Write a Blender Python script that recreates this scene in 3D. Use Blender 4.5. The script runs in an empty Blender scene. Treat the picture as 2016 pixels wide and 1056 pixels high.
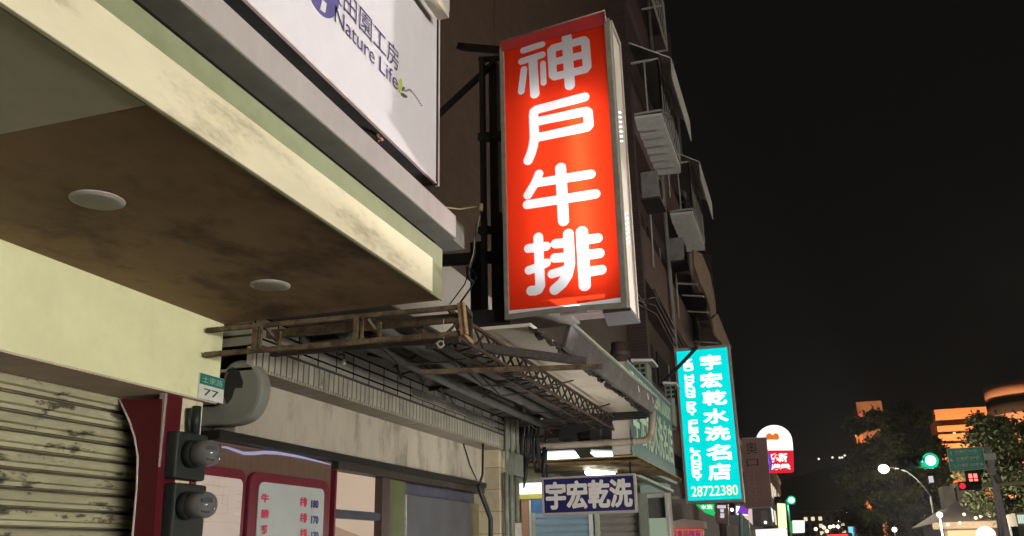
import bpy, math, random
import numpy as np
from mathutils import Vector, Matrix
random.seed(7)
S = bpy.context.scene
COL = S.collection

# ------------------------------------------------------------------ camera
FPX = 1750.0                       # focal length in pixels of the 2016 px wide photograph
Yc = Vector((597.0, 554.0, FPX)).normalized()           # street direction in (right, down, forward)
up0 = Vector((-118.0, -5400.0, FPX))
Zc = (up0 - Yc * up0.dot(Yc)).normalized()
Xc = Yc.cross(Zc).normalized()
if Xc.x < 0: Xc = -Xc
EYE = Vector((0, 0, 1.6))
cam = bpy.data.cameras.new('camera')
cam.sensor_width = 36.0
cam.lens = FPX / 2016.0 * 36.0
cam.clip_start = 0.05
cam.clip_end = 3000.0
camo = bpy.data.objects.new('camera', cam)
COL.objects.link(camo)
right = Vector((Xc.x, Yc.x, Zc.x)); down = Vector((Xc.y, Yc.y, Zc.y)); fwd = Vector((Xc.z, Yc.z, Zc.z))
rot = Matrix((right, -down, -fwd)).transposed()
camo.matrix_world = Matrix.Translation(EYE) @ rot.to_4x4()
S.camera = camo

# ------------------------------------------------------------------ world, exposure
W = bpy.data.worlds.new('World'); S.world = W
W.use_nodes = True
bg = W.node_tree.nodes['Background']
bg.inputs['Color'].default_value = (0.0044, 0.0039, 0.0038, 1)
bg.inputs['Strength'].default_value = 1.0
S.view_settings.view_transform = 'Standard'
S.view_settings.look = 'None'
S.view_settings.exposure = 0.0
S.view_settings.gamma = 1.0
S.render.engine = 'CYCLES'
S.cycles.use_denoising = True
S.cycles.sample_clamp_indirect = 4.0
S.cycles.max_bounces = 6

# ------------------------------------------------------------------ pixel -> point on a plane of the place
def ray(x, y):
    d = Vector((x - 1008.0, y - 528.0, FPX))
    return Vector((d.dot(Xc), d.dot(Yc), d.dot(Zc)))
def A(x, y, X=None, Y=None, Z=None):
    r = ray(x, y)
    if X is not None: t = X / r.x
    elif Y is not None: t = Y / r.y
    else: t = (Z - 1.6) / r.z
    return r * t + EYE

# ------------------------------------------------------------------ materials
MATS = {}
def nd(t, typ, **kw):
    n = t.nodes.new(typ)
    for k, v in kw.items(): setattr(n, k, v)
    return n
def mat(name, col, rough=0.7, metal=0.0, var=0.18, scale=6.0, dirt=None, dscale=4.0, dthr=0.6, dsoft=0.12,
        stretch=(1, 1, 1), bump=0.0, bscale=40.0, spec=0.3, trans=0.0, tile=None):
    if name in MATS: return MATS[name]
    m = bpy.data.materials.new(name); m.use_nodes = True
    t = m.node_tree; L = t.links.new
    b = t.nodes['Principled BSDF']
    b.inputs['Roughness'].default_value = rough
    b.inputs['Metallic'].default_value = metal
    b.inputs['Specular IOR Level'].default_value = spec
    if trans: b.inputs['Transmission Weight'].default_value = trans
    tc = nd(t, 'ShaderNodeTexCoord')
    mp = nd(t, 'ShaderNodeMapping'); mp.inputs['Scale'].default_value = stretch
    L(tc.outputs['Object'], mp.inputs['Vector'])
    n1 = nd(t, 'ShaderNodeTexNoise'); n1.inputs['Scale'].default_value = scale; n1.inputs['Detail'].default_value = 8
    n1.inputs['Roughness'].default_value = 0.65
    L(mp.outputs[0], n1.inputs['Vector'])
    rmp = nd(t, 'ShaderNodeMapRange')
    rmp.inputs['From Min'].default_value = 0.3; rmp.inputs['From Max'].default_value = 0.7
    rmp.inputs['To Min'].default_value = 1 - var; rmp.inputs['To Max'].default_value = 1 + var
    L(n1.outputs['Fac'], rmp.inputs['Value'])
    base = nd(t, 'ShaderNodeVectorMath', operation='SCALE')
    base.inputs[0].default_value = col[:3]
    L(rmp.outputs[0], base.inputs['Scale'])
    out = base.outputs[0]
    if tile:
        kind, tw, th, mortar, mcol, off = tile
        sep = nd(t, 'ShaderNodeSeparateXYZ'); L(tc.outputs['Object'], sep.inputs[0])
        cmb = nd(t, 'ShaderNodeCombineXYZ')
        L(sep.outputs[{'x': 0, 'y': 1}[kind]], cmb.inputs[0]); L(sep.outputs[2], cmb.inputs[1])
        br = nd(t, 'ShaderNodeTexBrick'); br.offset = off; br.offset_frequency = 2
        br.inputs['Color1'].default_value = (1.12, 1.12, 1.12, 1); br.inputs['Color2'].default_value = (0.82, 0.82, 0.82, 1)
        br.inputs['Mortar'].default_value = (*[c / max(x, 1e-3) for c, x in zip(mcol, col)], 1)
        br.inputs['Scale'].default_value = 1.0; br.inputs['Mortar Size'].default_value = mortar
        br.inputs['Brick Width'].default_value = tw; br.inputs['Row Height'].default_value = th
        L(cmb.outputs[0], br.inputs['Vector'])
        mu = nd(t, 'ShaderNodeVectorMath', operation='MULTIPLY')
        L(out, mu.inputs[0]); L(br.outputs['Color'], mu.inputs[1]); out = mu.outputs[0]
    if dirt:
        n2 = nd(t, 'ShaderNodeTexNoise'); n2.inputs['Scale'].default_value = dscale; n2.inputs['Detail'].default_value = 10
        n2.inputs['Roughness'].default_value = 0.7
        mp2 = nd(t, 'ShaderNodeMapping'); mp2.inputs['Scale'].default_value = stretch; mp2.inputs['Location'].default_value = (3.1, 1.7, 5.3)
        L(tc.outputs['Object'], mp2.inputs['Vector']); L(mp2.outputs[0], n2.inputs['Vector'])
        r2 = nd(t, 'ShaderNodeMapRange'); r2.interpolation_type = 'SMOOTHSTEP'
        r2.inputs['From Min'].default_value = dthr - dsoft; r2.inputs['From Max'].default_value = dthr + dsoft
        L(n2.outputs['Fac'], r2.inputs['Value'])
        mx = nd(t, 'ShaderNodeMix', data_type='RGBA')
        L(r2.outputs[0], mx.inputs['Factor']); L(out, mx.inputs['A']); mx.inputs['B'].default_value = (*dirt, 1)
        out = mx.outputs['Result']
    L(out, b.inputs['Base Color'])
    if bump:
        n3 = nd(t, 'ShaderNodeTexNoise'); n3.inputs['Scale'].default_value = bscale; n3.inputs['Detail'].default_value = 6
        L(mp.outputs[0], n3.inputs['Vector'])
        bp = nd(t, 'ShaderNodeBump'); bp.inputs['Strength'].default_value = bump; bp.inputs['Distance'].default_value = 0.01
        L(n3.outputs['Fac'], bp.inputs['Height']); L(bp.outputs[0], b.inputs['Normal'])
    MATS[name] = m
    return m
def emis(name, col, strength, var=0.0, scale=3.0):
    if name in MATS: return MATS[name]
    m = bpy.data.materials.new(name); m.use_nodes = True
    t = m.node_tree
    for n in list(t.nodes): t.nodes.remove(n)
    o = nd(t, 'ShaderNodeOutputMaterial'); e = nd(t, 'ShaderNodeEmission')
    e.inputs['Color'].default_value = (*col, 1); e.inputs['Strength'].default_value = strength
    if var:
        n1 = nd(t, 'ShaderNodeTexNoise'); n1.inputs['Scale'].default_value = scale
        tc = nd(t, 'ShaderNodeTexCoord'); t.links.new(tc.outputs['Object'], n1.inputs['Vector'])
        r = nd(t, 'ShaderNodeMapRange'); r.inputs['To Min'].default_value = strength * (1 - var); r.inputs['To Max'].default_value = strength * (1 + var)
        t.links.new(n1.outputs['Fac'], r.inputs['Value']); t.links.new(r.outputs[0], e.inputs['Strength'])
    t.links.new(e.outputs[0], o.inputs['Surface'])
    MATS[name] = m
    return m

# ------------------------------------------------------------------ mesh builder
def basis(d):
    d = d.normalized()
    a = Vector((0, 0, 1)) if abs(d.z) < 0.9 else Vector((1, 0, 0))
    u = d.cross(a).normalized()
    return u, d.cross(u).normalized()
class MB:
    def __init__(s): s.v = []; s.f = []; s.sm = []
    def add(s, vs, fs, smooth=False):
        o = len(s.v); s.v += [tuple(p) for p in vs]
        for f in fs: s.f.append([i + o for i in f]); s.sm.append(smooth)
        return s
    def hexa(s, p):           # 8 corners: bottom ring then top ring
        return s.add(p, [(3, 2, 1, 0), (4, 5, 6, 7), (0, 1, 5, 4), (1, 2, 6, 5), (2, 3, 7, 6), (3, 0, 4, 7)])
    def box(s, a, b):
        x0, x1 = sorted((a[0], b[0])); y0, y1 = sorted((a[1], b[1])); z0, z1 = sorted((a[2], b[2]))
        return s.hexa([(x0, y0, z0), (x1, y0, z0), (x1, y1, z0), (x0, y1, z0), (x0, y0, z1), (x1, y0, z1), (x1, y1, z1), (x0, y1, z1)])
    def prism(s, poly, ext):  # planar polygon pushed along ext
        n = len(poly); e = Vector(ext); P = [Vector(p) for p in poly]
        return s.add(P + [p + e for p in P], [tuple(range(n))[::-1], tuple(range(n, 2 * n))] + [(i, (i + 1) % n, n + (i + 1) % n, n + i) for i in range(n)])
    def quad(s, a, b, c, d): return s.add([a, b, c, d], [(0, 1, 2, 3)])
    def tube(s, pts, r, n=8, cap=True):
        P = [Vector(p) for p in pts]; R = r if isinstance(r, (list, tuple)) else [r] * len(P)
        vs = []; u = None
        for i, p in enumerate(P):
            d = (P[min(i + 1, len(P) - 1)] - P[max(i - 1, 0)])
            if d.length < 1e-9: d = Vector((0, 0, 1))
            d.normalize()
            if u is None: u, w = basis(d)
            else:
                u = (u - d * u.dot(d)); u = u.normalized() if u.length > 1e-6 else basis(d)[0]
                w = d.cross(u).normalized()
            for k in range(n):
                a = 2 * math.pi * k / n
                vs.append(p + (u * math.cos(a) + w * math.sin(a)) * R[i])
        fs = []
        for i in range(len(P) - 1):
            for k in range(n):
                fs.append((i * n + k, i * n + (k + 1) % n, (i + 1) * n + (k + 1) % n, (i + 1) * n + k))
        s.add(vs, fs, True)
        if cap:
            o = len(s.v) - len(vs)
            s.f.append([o + k for k in range(n)][::-1]); s.sm.append(False)
            s.f.append([o + (len(P) - 1) * n + k for k in range(n)]); s.sm.append(False)
        return s
    def bar(s, a, b, w, h=None, upv=(0, 0, 1)):   # rectangular bar from a to b
        a = Vector(a); b = Vector(b); h = h or w
        d = (b - a).normalized(); q = Vector(upv)
        if abs(d.dot(q)) > 0.95: q = Vector((1, 0, 0))
        u = d.cross(q).normalized() * (w / 2); v = u.cross(d).normalized() * (h / 2)
        return s.hexa([a - u - v, a + u - v, a + u + v, a - u + v, b - u - v, b + u - v, b + u + v, b - u + v])
    def lathe(s, prof, c, axis=(0, 0, 1), n=20):   # prof = [(radius, along)]
        ax = Vector(axis).normalized(); u, w = basis(ax); c = Vector(c); vs = []
        for r, h in prof:
            for k in range(n):
                a = 2 * math.pi * k / n
                vs.append(c + ax * h + (u * math.cos(a) + w * math.sin(a)) * r)
        fs = []
        for i in range(len(prof) - 1):
            for k in range(n): fs.append((i * n + k, i * n + (k + 1) % n, (i + 1) * n + (k + 1) % n, (i + 1) * n + k))
        fs.append(tuple(range(n))[::-1]); fs.append(tuple((len(prof) - 1) * n + k for k in range(n)))
        return s.add(vs, fs, True)
    def ball(s, c, r, n=10):
        c = Vector(c); R = r if isinstance(r, (tuple, list)) else (r, r, r)
        vs = [c + Vector((0, 0, -R[2]))]; fs = []
        m = n // 2
        for i in range(1, m):
            t = -math.pi / 2 + math.pi * i / m
            for k in range(n):
                a = 2 * math.pi * k / n
                vs.append(c + Vector((R[0] * math.cos(t) * math.cos(a), R[1] * math.cos(t) * math.sin(a), R[2] * math.sin(t))))
        vs.append(c + Vector((0, 0, R[2])))
        for k in range(n): fs.append((0, 1 + (k + 1) % n, 1 + k))
        for i in range(m - 2):
            for k in range(n): fs.append((1 + i * n + k, 1 + i * n + (k + 1) % n, 1 + (i + 1) * n + (k + 1) % n, 1 + (i + 1) * n + k))
        l = len(vs) - 1; b0 = 1 + (m - 2) * n
        for k in range(n): fs.append((l, b0 + k, b0 + (k + 1) % n))
        return s.add(vs, fs, True)
    def build(s, name, m, parent=None, bevel=0.0):
        off = Vector((0, 0, 0)); q = parent
        while q is not None: off += q.location; q = q.parent
        me = bpy.data.meshes.new(name)
        me.from_pydata([tuple(Vector(v) - off) for v in s.v], [], s.f)
        me.polygons.foreach_set('use_smooth', s.sm)
        me.validate(); me.update()
        if m: me.materials.append(m)
        o = bpy.data.objects.new(name, me); COL.objects.link(o)
        if parent is not None: o.parent = parent
        if bevel:
            bv = o.modifiers.new('bevel', 'BEVEL'); bv.width = bevel; bv.segments = 2; bv.limit_method = 'ANGLE'; bv.angle_limit = 0.7
        return o
def thing(name, label, cat, loc=(0, 0, 0), group=None):
    o = bpy.data.objects.new(name, None); o.empty_display_size = 0.2; COL.objects.link(o)
    o.location = loc; o['label'] = label; o['category'] = cat
    if group: o['group'] = group
    return o
def tag(o, label=None, cat=None, group=None, kind=None):
    for k, v in (('label', label), ('category', cat), ('group', group), ('kind', kind)):
        if v: o[k] = v
    return o
def copy_tree(o, parent=None):
    c = o.copy(); COL.objects.link(c)
    if parent is not None: c.parent = parent
    for ch in list(o.children): copy_tree(ch, c)
    return c

# ------------------------------------------------------------------ lettering
TCACHE = {}
def glyphs(body, bold=0.0):
    k = (body, bold)
    if k in TCACHE: return TCACHE[k]
    cu = bpy.data.curves.new('lettering', 'FONT'); cu.body = body; cu.offset = bold; cu.resolution_u = 3
    ob = bpy.data.objects.new('lettering', cu); COL.objects.link(ob)
    dg = bpy.context.evaluated_depsgraph_get(); ev = ob.evaluated_get(dg); me = ev.to_mesh()
    vs = [(v.co.x, v.co.y) for v in me.vertices]; fs = [tuple(p.vertices) for p in me.polygons]
    ev.to_mesh_clear(); bpy.data.objects.remove(ob); bpy.data.curves.remove(cu)
    TCACHE[k] = (vs, fs)
    return vs, fs
def letter(mb, body, quad, lift, bold=0.0, strike=0.0):
    """fit the lettering's bounding box to the quad TL, TR, BR, BL (points in space), lifted along lift"""
    vs, fs = glyphs(body, bold)
    if not vs: return mb
    x0 = min(v[0] for v in vs); x1 = max(v[0] for v in vs); y0 = min(v[1] for v in vs); y1 = max(v[1] for v in vs)
    TL, TR, BR, BL = [Vector(q) for q in quad]; lf = Vector(lift)
    if strike:
        u_ = (TR - TL).normalized() * strike; w_ = (BL - TL).normalized() * strike
        for k in range(9):
            d = u_ * (math.cos(k * .785) if k < 8 else 0) + w_ * (math.sin(k * .785) if k < 8 else 0)
            letter(mb, body, [TL + d, TR + d, BR + d, BL + d], lf + lf.normalized() * 0.0004 * k, bold)
        return mb
    P = []
    for x, y in vs:
        u = (x - x0) / max(x1 - x0, 1e-6); w = (y1 - y) / max(y1 - y0, 1e-6)
        P.append(TL * (1 - u) * (1 - w) + TR * u * (1 - w) + BR * u * w + BL * (1 - u) * w + lf)
    return mb.add(P, fs)

# ------------------------------------------------------------------ palette
cream = mat('cream_paint', (0.64, 0.635, 0.37), 0.6, var=0.08, scale=3, dirt=(0.38, 0.37, 0.21), dscale=2.2, dthr=0.69, dsoft=0.16, bump=0.15, bscale=60)
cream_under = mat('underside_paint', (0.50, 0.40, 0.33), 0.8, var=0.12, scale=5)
soffit_m = mat('stained_plywood', (0.22, 0.14, 0.075), 0.75, var=0.22, scale=2.2, stretch=(1, 0.7, 1), dirt=(0.09, 0.055, 0.03), dscale=2.6, dthr=0.57, dsoft=0.1, bump=0.1, bscale=30)
ceil_m = mat('grey_ceiling_board', (0.47, 0.44, 0.34), 0.8, var=0.08, scale=6)
board_m = mat('beige_board', (0.74, 0.68, 0.47), 0.5, var=0.06, scale=4, dirt=(0.36, 0.31, 0.18), dscale=3.2, dthr=0.63, dsoft=0.14, stretch=(1, 0.7, 2.2))
green_m = mat('green_trim_paint', (0.24, 0.265, 0.145), 0.55, var=0.12, scale=8)
dark_gap = mat('black_gap_shade', (0.01, 0.01, 0.009), 0.95, spec=0.0)
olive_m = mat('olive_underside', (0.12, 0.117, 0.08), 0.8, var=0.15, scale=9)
pinkmet = mat('pale_ledge_paint', (0.315, 0.285, 0.26), 0.6, var=0.1, scale=5, dirt=(0.30, 0.24, 0.19), dscale=4, dthr=0.64, dsoft=0.1, stretch=(1, 1, 0.4))
darkmet = mat('dark_sheet_metal', (0.07, 0.068, 0.06), 0.42, metal=0.3, var=0.25, scale=6)
signwhite = mat('white_sign_film', (0.60, 0.575, 0.58), 0.55, var=0.03, scale=10)
redpaint = mat('dark_red_paint', (0.075, 0.006, 0.009), 0.45, var=0.15, scale=6)
maroon = mat('maroon_frame_paint', (0.115, 0.012, 0.022), 0.4, var=0.2, scale=10)
palemetal = mat('pale_trim_metal', (0.42, 0.38, 0.34), 0.5, var=0.2, scale=20)
shutter_m = mat('peeling_shutter_paint', (0.34, 0.32, 0.20), 0.65, var=0.15, scale=8, dirt=(0.055, 0.05, 0.032), dscale=5.5, dthr=0.575, dsoft=0.04, stretch=(1, 0.8, 2.0), bump=0.2, bscale=25, tile=('y', 60.0, 0.08, 0.006, (0.05, 0.045, 0.03), 0.0))  # dark tile rows paint shade into the slat grooves
gutter_m = mat('black_grime', (0.03, 0.028, 0.022), 0.8)
meter_m = mat('meter_grey_green', (0.017, 0.021, 0.018), 0.5, var=0.25, scale=14)
rust = mat('rusty_yellow_paint', (0.115, 0.084, 0.045), 0.75, var=0.35, scale=22, dirt=(0.055, 0.03, 0.014), dscale=14, dthr=0.52, dsoft=0.09, bump=0.4, bscale=60)
rustred = mat('rust_brown', (0.075, 0.047, 0.03), 0.8, var=0.4, scale=22, dirt=(0.03, 0.02, 0.012), dscale=14, dthr=0.55, dsoft=0.09, bump=0.4, bscale=60)
rustdark = mat('dark_rusty_steel', (0.035, 0.028, 0.022), 0.75, var=0.4, scale=25)
blackmetal = mat('black_steel', (0.016, 0.015, 0.015), 0.6, var=0.3, scale=10)
wire_m = mat('black_cable', (0.012, 0.012, 0.012), 0.5)
tile_m = mat('white_wall_tile', (0.27, 0.26, 0.215), 0.25, var=0.12, scale=2.5, tile=('y', 0.227, 0.06, 0.0065, (0.012, 0.011, 0.009), 0.0), dirt=(0.14, 0.13, 0.10), dscale=3, dthr=0.66, spec=0.5)
soldier_m = mat('upright_edge_tile', (0.27, 0.255, 0.205), 0.35, var=0.15, scale=6, tile=('y', 0.06, 0.60, 0.007, (0.03, 0.026, 0.02), 0.0), dirt=(0.10, 0.085, 0.06), dscale=7, dthr=0.62, spec=0.4)
under_tile = mat('ledge_underside_tile', (0.26, 0.225, 0.175), 0.6, var=0.15, scale=6, tile=('y', 0.03, 2.0, 0.004, (0.07, 0.06, 0.045), 0.0))
plaster = mat('pale_plaster', (0.32, 0.283, 0.22), 0.75, var=0.1, scale=3, dirt=(0.13, 0.117, 0.088), dscale=2.6, dthr=0.56, dsoft=0.12, stretch=(1, 1.3, 0.5))
columntile = mat('beige_column_tile', (0.36, 0.31, 0.21), 0.5, var=0.12, scale=4, tile=('y', 0.30, 0.20, 0.004, (0.15, 0.12, 0.07), 0.0), dirt=(0.2, 0.17, 0.1), dscale=3, dthr=0.62)
lintel_m = mat('dark_lintel_wood', (0.013, 0.0115, 0.009), 0.5, var=0.35, scale=12)
brownpanel = mat('brown_transom_panel', (0.105, 0.066, 0.045), 0.35, var=0.2, scale=12, stretch=(1, 3, 0.4))
greypanel = mat('grey_steel_panel', (0.10, 0.10, 0.105), 0.4, metal=0.4, var=0.2, scale=3)
bluegrey = mat('dull_blue_glass', (0.05, 0.05, 0.07), 0.2)
greenpost = mat('yellow_green_post', (0.07, 0.08, 0.032), 0.6, var=0.2, scale=6)
browntile = mat('dark_brown_facade_tile', (0.058, 0.034, 0.022), 0.6, var=0.2, scale=3, tile=('y', 0.227, 0.06, 0.003, (0.05, 0.03, 0.02), 0.0))
purpletile = mat('purple_brown_tile', (0.05, 0.031, 0.027), 0.7, var=0.15, scale=3, tile=('y', 0.12, 0.06, 0.003, (0.09, 0.06, 0.05), 0.0))
greywall = mat('pale_grey_sheet', (0.46, 0.42, 0.37), 0.7, var=0.06, scale=5)
canopyunder = mat('pale_canopy_lining', (0.66, 0.58, 0.46), 0.7, var=0.07, scale=3, dirt=(0.36, 0.3, 0.22), dscale=2.0, dthr=0.66, dsoft=0.15)
fascia_m = mat('grey_fascia_sheet', (0.06, 0.051, 0.051), 0.5, var=0.2, scale=6, dirt=(0.12, 0.13, 0.11), dscale=4, dthr=0.58)
rollgrey = mat('grey_awning_fabric', (0.08, 0.08, 0.07), 0.6, var=0.25, scale=5)
pvc = mat('dirty_pvc_pipe', (0.33, 0.28, 0.215), 0.5, var=0.15, scale=8, dirt=(0.13, 0.1, 0.07), dscale=7, dthr=0.6)
ductm = mat('grey_duct_plaster', (0.155, 0.157, 0.13), 0.6, var=0.12, scale=4)
framegrey = mat('weathered_aluminium', (0.24, 0.225, 0.185), 0.5, metal=0.3, var=0.2, scale=14)
creamside = mat('cream_sheet_side', (0.58, 0.52, 0.43), 0.6, var=0.06, scale=6)
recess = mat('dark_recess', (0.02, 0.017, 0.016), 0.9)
cagewhite = mat('dull_white_corrugated', (0.66, 0.65, 0.60), 0.6, var=0.12, scale=8)
cagebar = mat('cage_bar_paint', (0.42, 0.40, 0.36), 0.6)
white_paint = mat('white_lettering', (0.80, 0.80, 0.78), 0.5, var=0.03)
asphalt = mat('asphalt', (0.05, 0.05, 0.052), 0.85, var=0.2, scale=20)
paving = mat('paving', (0.30, 0.28, 0.25), 0.8, var=0.1, scale=8)
roadpaint = mat('road_paint', (0.78, 0.78, 0.75), 0.6)
concrete = mat('concrete', (0.33, 0.31, 0.28), 0.8, var=0.12, scale=5)
galv = mat('galvanised_steel', (0.36, 0.36, 0.36), 0.5, metal=0.3, var=0.1, scale=10)

# ================================================================== THE SETTING
g = MB(); g.box((-500, -300, -1.0), (700, 2500, 0.0)); tag(g.build('ground', mat('dull_ground', (0.09, 0.085, 0.075), 0.9)), kind='structure')
g = MB(); g.box((1.0, -60, 0.001), (13.0, 400, 0.012)); tag(g.build('road', asphalt), kind='structure')
g = MB(); g.box((-12, -60, 0.0), (1.0, 400, 0.13)); tag(g.build('pavement', paving), kind='structure')
g = MB(); g.box((13.0, -60, 0.0), (17.0, 400, 0.13)); tag(g.build('pavement_across', paving), kind='structure')
g = MB()
for k in range(40): g.box((6.9, -40 + k * 10, 0.013), (7.1, -36 + k * 10, 0.017))
tag(g.build('road_markings', roadpaint), kind='structure')
# dark hills beyond the street
hv = []; hf = []
NX = 48
for j, (yy, sc) in enumerate(((900, 0.0), (1150, 1.0), (1400, 0.35))):
    for i in range(NX + 1):
        x = -500 + i * 25
        h = (96 + 13 * math.sin(i * 0.23 + 1) + 5 * math.sin(i * 0.9 + j)) * sc
        hv.append((x, yy, h))
for j in range(2):
    for i in range(NX):
        a = j * (NX + 1) + i; hf.append((a, a + 1, a + NX + 2, a + NX + 1))
g = MB(); g.add(hv, hf, True); tag(g.build('hills', mat('dark_hill_scrub', (0.03, 0.035, 0.025), 0.95)), kind='structure')

# ================================================================== BUILDING No. 77 (near, left)
XF = -2.9; YE = 3.965; YL = 4.03
b77 = thing('shop_building', 'cream painted shop building with the peeling roller shutter and stained canopy', 'building', (-3.4, 2.0, 0))
m = MB(); m.box((XF, -4, 2.398), (-3.34, YE, 2.83)); m.build('header_band', cream, b77, 0.004)
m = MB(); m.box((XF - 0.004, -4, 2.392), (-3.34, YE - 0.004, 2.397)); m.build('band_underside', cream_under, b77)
m = MB(); m.box((-3.37, -4, 2.398), (-9, YE - 0.02, 9.0)); m.build('wall', cream, b77)
m = MB(); m.box((-3.9, -4, 0.13), (-9, YE - 0.02, 2.396)); m.build('back_wall', concrete, b77)
# roller shutter: slats with a rolled profile
m = MB(); z = 2.47; prof = []
while z > 0.2:
    for dz, dx in ((0, 0.006), (0.005, 0.016), (0.022, 0.022), (0.038, 0.016), (0.042, 0.004), (0.044, -0.004), (0.061, -0.004), (0.063, -0.03), (0.0775, -0.03)):
        prof.append((-3.215 + dx, z - dz))
    z -= 0.08
vs = []; fs = []; yseg = [-4, -2, 0, 1, 2, 2.6, 3.2, 3.85]
for x, zz in prof:
    for yy in yseg: vs.append((x, yy, zz))
ny = len(yseg)
for i in range(len(prof) - 1):
    for k in range(ny - 1): fs.append((i * ny + k, i * ny + k + 1, (i + 1) * ny + k + 1, (i + 1) * ny + k))
m.add(vs, fs, False)
m.box((-3.27, -4, 0.2), (-3.26, 3.85, 2.39))
sh = m.build('roller_shutter', shutter_m, b77); sh['label'] = 'cream roller shutter with flaking paint'
# red side panel with the curved cut-out beside the shutter
XR = -2.93
YPL = A(320, 790, X=XR).y
outl = [(236, 786), (256, 828), (267, 862), (273, 900), (271, 960), (262, 1062), (252, 1180), (294, 1180), (302, 1056), (320, 786)]
m = MB(); m.prism([A(x, y, Y=YPL) for x, y in outl], (0, 0.05, 0)); rp = m.build('red_pillar', redpaint, b77)
m = MB(); m.tube([A(x - 2, y, Y=YPL - 0.004) for x, y in outl[:7]], 0.005, 6); m.build('curved_edge_trim', palemetal, rp)
def vstrip(xa, xb, d, mm, name, th=0.05):
    ya_ = A(xa, 900, X=XR).y; yb_ = A(xb, 900, X=XR).y
    m = MB(); m.box((XR + d, ya_, 0.13), (XR + d - th, yb_, 2.390)); return m.build(name, mm, b77)
vstrip(315, 349, 0.0, redpaint, 'red_side_panel')
vstrip(349.5, 392, -0.004, mat('peeling_cream', (0.55, 0.5, 0.33), 0.7, dirt=(0.10, 0.09, 0.06), dscale=9, dthr=0.6, stretch=(1, 1, 0.6)), 'peeling_post')
m = MB(); e_ = A(312, 900, X=XR).y; m.box((XR + .012, e_ - .010, .13), (XR - .02, e_ + .006, 2.390)); m.build('pale_corner_trim', mat('dull_trim', (0.26, 0.21, 0.18), 0.5, var=0.2, scale=20), b77)
# canopy over the pavement
XC = -1.63; ZC = 2.824
can = MB(); can.box((XF - 0.3, 1.815, ZC), (XC - 0.0085, YE - 0.003, ZC + 0.05)); cso = can.build('canopy_lining', soffit_m, b77); cso['label'] = 'stained brown plywood canopy underside'
m = MB(); m.box((XF - 0.3, -4, ZC), (XC - 0.0085, 1.812, ZC + 0.05)); m.build('grey_ceiling_panel', ceil_m, b77)
m = MB(); m.box((XC - 0.008, -4, ZC - 0.004), (XC, YE, 3.09)); m.box((XC - 0.064, YE - 0.008, ZC + 0.052), (XC - 0.0085, YE, 3.09)); fa = m.build('fascia', green_m, b77); fa['label'] = 'green painted canopy edge'
m = MB(); m.box((XC + 0.0005, -4, ZC - 0.006), (XC + 0.018, 3.80, 2.992)); bo = m.build('fascia_board', board_m, b77, 0.003); bo['label'] = 'beige fascia board with brown stains'
m = MB(); m.box((XC - 0.07, -4, ZC + 0.06), (XF, YE - 0.03, 3.058)); m.build('canopy_body', concrete, b77)
# downlights, dead
for i, (px, py) in enumerate(((192, 393), (532, 561))):
    c = A(px, py, Z=ZC)
    d = MB(); d.lathe([(0.075, 0.0), (0.083, -0.003), (0.083, -0.008), (0.07, -0.012)], c, n=28)
    dl = d.build('downlight', mat('downlight_lens', (0.26, 0.25, 0.21), 0.5, var=0.06, scale=20), b77)
    d = MB(); d.lathe([(0.083, 0.001), (0.092, -0.001), (0.092, -0.005), (0.0845, -0.007)], c, n=28); d.build('rim', palemetal, dl)
# black box painting the shaded gap, then the ledge above the canopy
m = MB(); m.box((-1.699, -4, 3.06), (-2.5, YL - .002, 3.168)); m.build('shadow_gap', dark_gap, b77)
m = MB(); m.box((-1.58, -4, 3.170), (-2.6, YL, 3.29)); lg = m.build('ledge', pinkmet, b77, 0.004); lg['label'] = 'pale metal ledge with a rust streak'
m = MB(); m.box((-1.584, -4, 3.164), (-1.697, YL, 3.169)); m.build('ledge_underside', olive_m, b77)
m = MB(); m.box((-1.60, YL, 3.165), (-2.6, YL + 0.17, 3.29)); m.build('ledge_end', mat('dark_green_end', (0.08, 0.085, 0.06), 0.7, var=0.2), b77)
# upper floor that juts out above the sign
pe = A(885, 24, Y=YE)
m = MB(); m.box((pe.x, -4, pe.z), (-3.3, YE, pe.z + 0.6)); uf = m.build('balcony_slab', mat('grey_slab', (0.42, 0.40, 0.36), 0.8, var=0.1), b77)
p0 = A(862, -2, X=-1.46); p1 = A(884, 36, X=-1.46)
m = MB(); m.box((-1.46, -4, p1.z), (-1.52, p1.y, p1.z + 0.04)); m.build('cream_beam', mat('cream_beam_paint', (0.5, 0.46, 0.36), 0.6), b77)

# ------------------------------------------------------------------ the long white shop sign above the canopy
SX = -1.571; SZ0 = 3.36; SZ1 = 4.33; SY = 3.765
sg = thing('shop_sign', 'long white shop sign with thin purple lettering and a small green leaf above the canopy', 'sign', (SX, 2.0, SZ0))
m = MB(); m.box((SX, -3, SZ0 + 0.004), (SX - 0.01, SY - 0.03, SZ1)); m.build('face', signwhite, sg)
m = MB(); m.box((SX - 0.012, -3, SZ0 - 0.006), (SX - 0.105, SY - 0.012, SZ0 + 0.02)); m.build('bottom_panel', darkmet, sg)
m = MB(); m.box((SX - 0.012, SY - 0.03, SZ0 + 0.02), (SX - 0.105, SY - 0.015, SZ1)); m.build('end_panel', darkmet, sg)
m = MB(); m.box((SX + 0.004, SY - 0.028, SZ0 - 0.01), (SX - 0.011, SY - 0.014, SZ1 + 0.02)); m.build('dark_edge_strip', blackmetal, sg)
m = MB(); m.box((SX + 0.006, SY - 0.0135, SZ0 - 0.012), (SX - 0.011, SY, SZ1 + 0.02)); m.build('edge_frame', mat('pale_pink_frame', (0.62, 0.53, 0.5), 0.4), sg)
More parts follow.
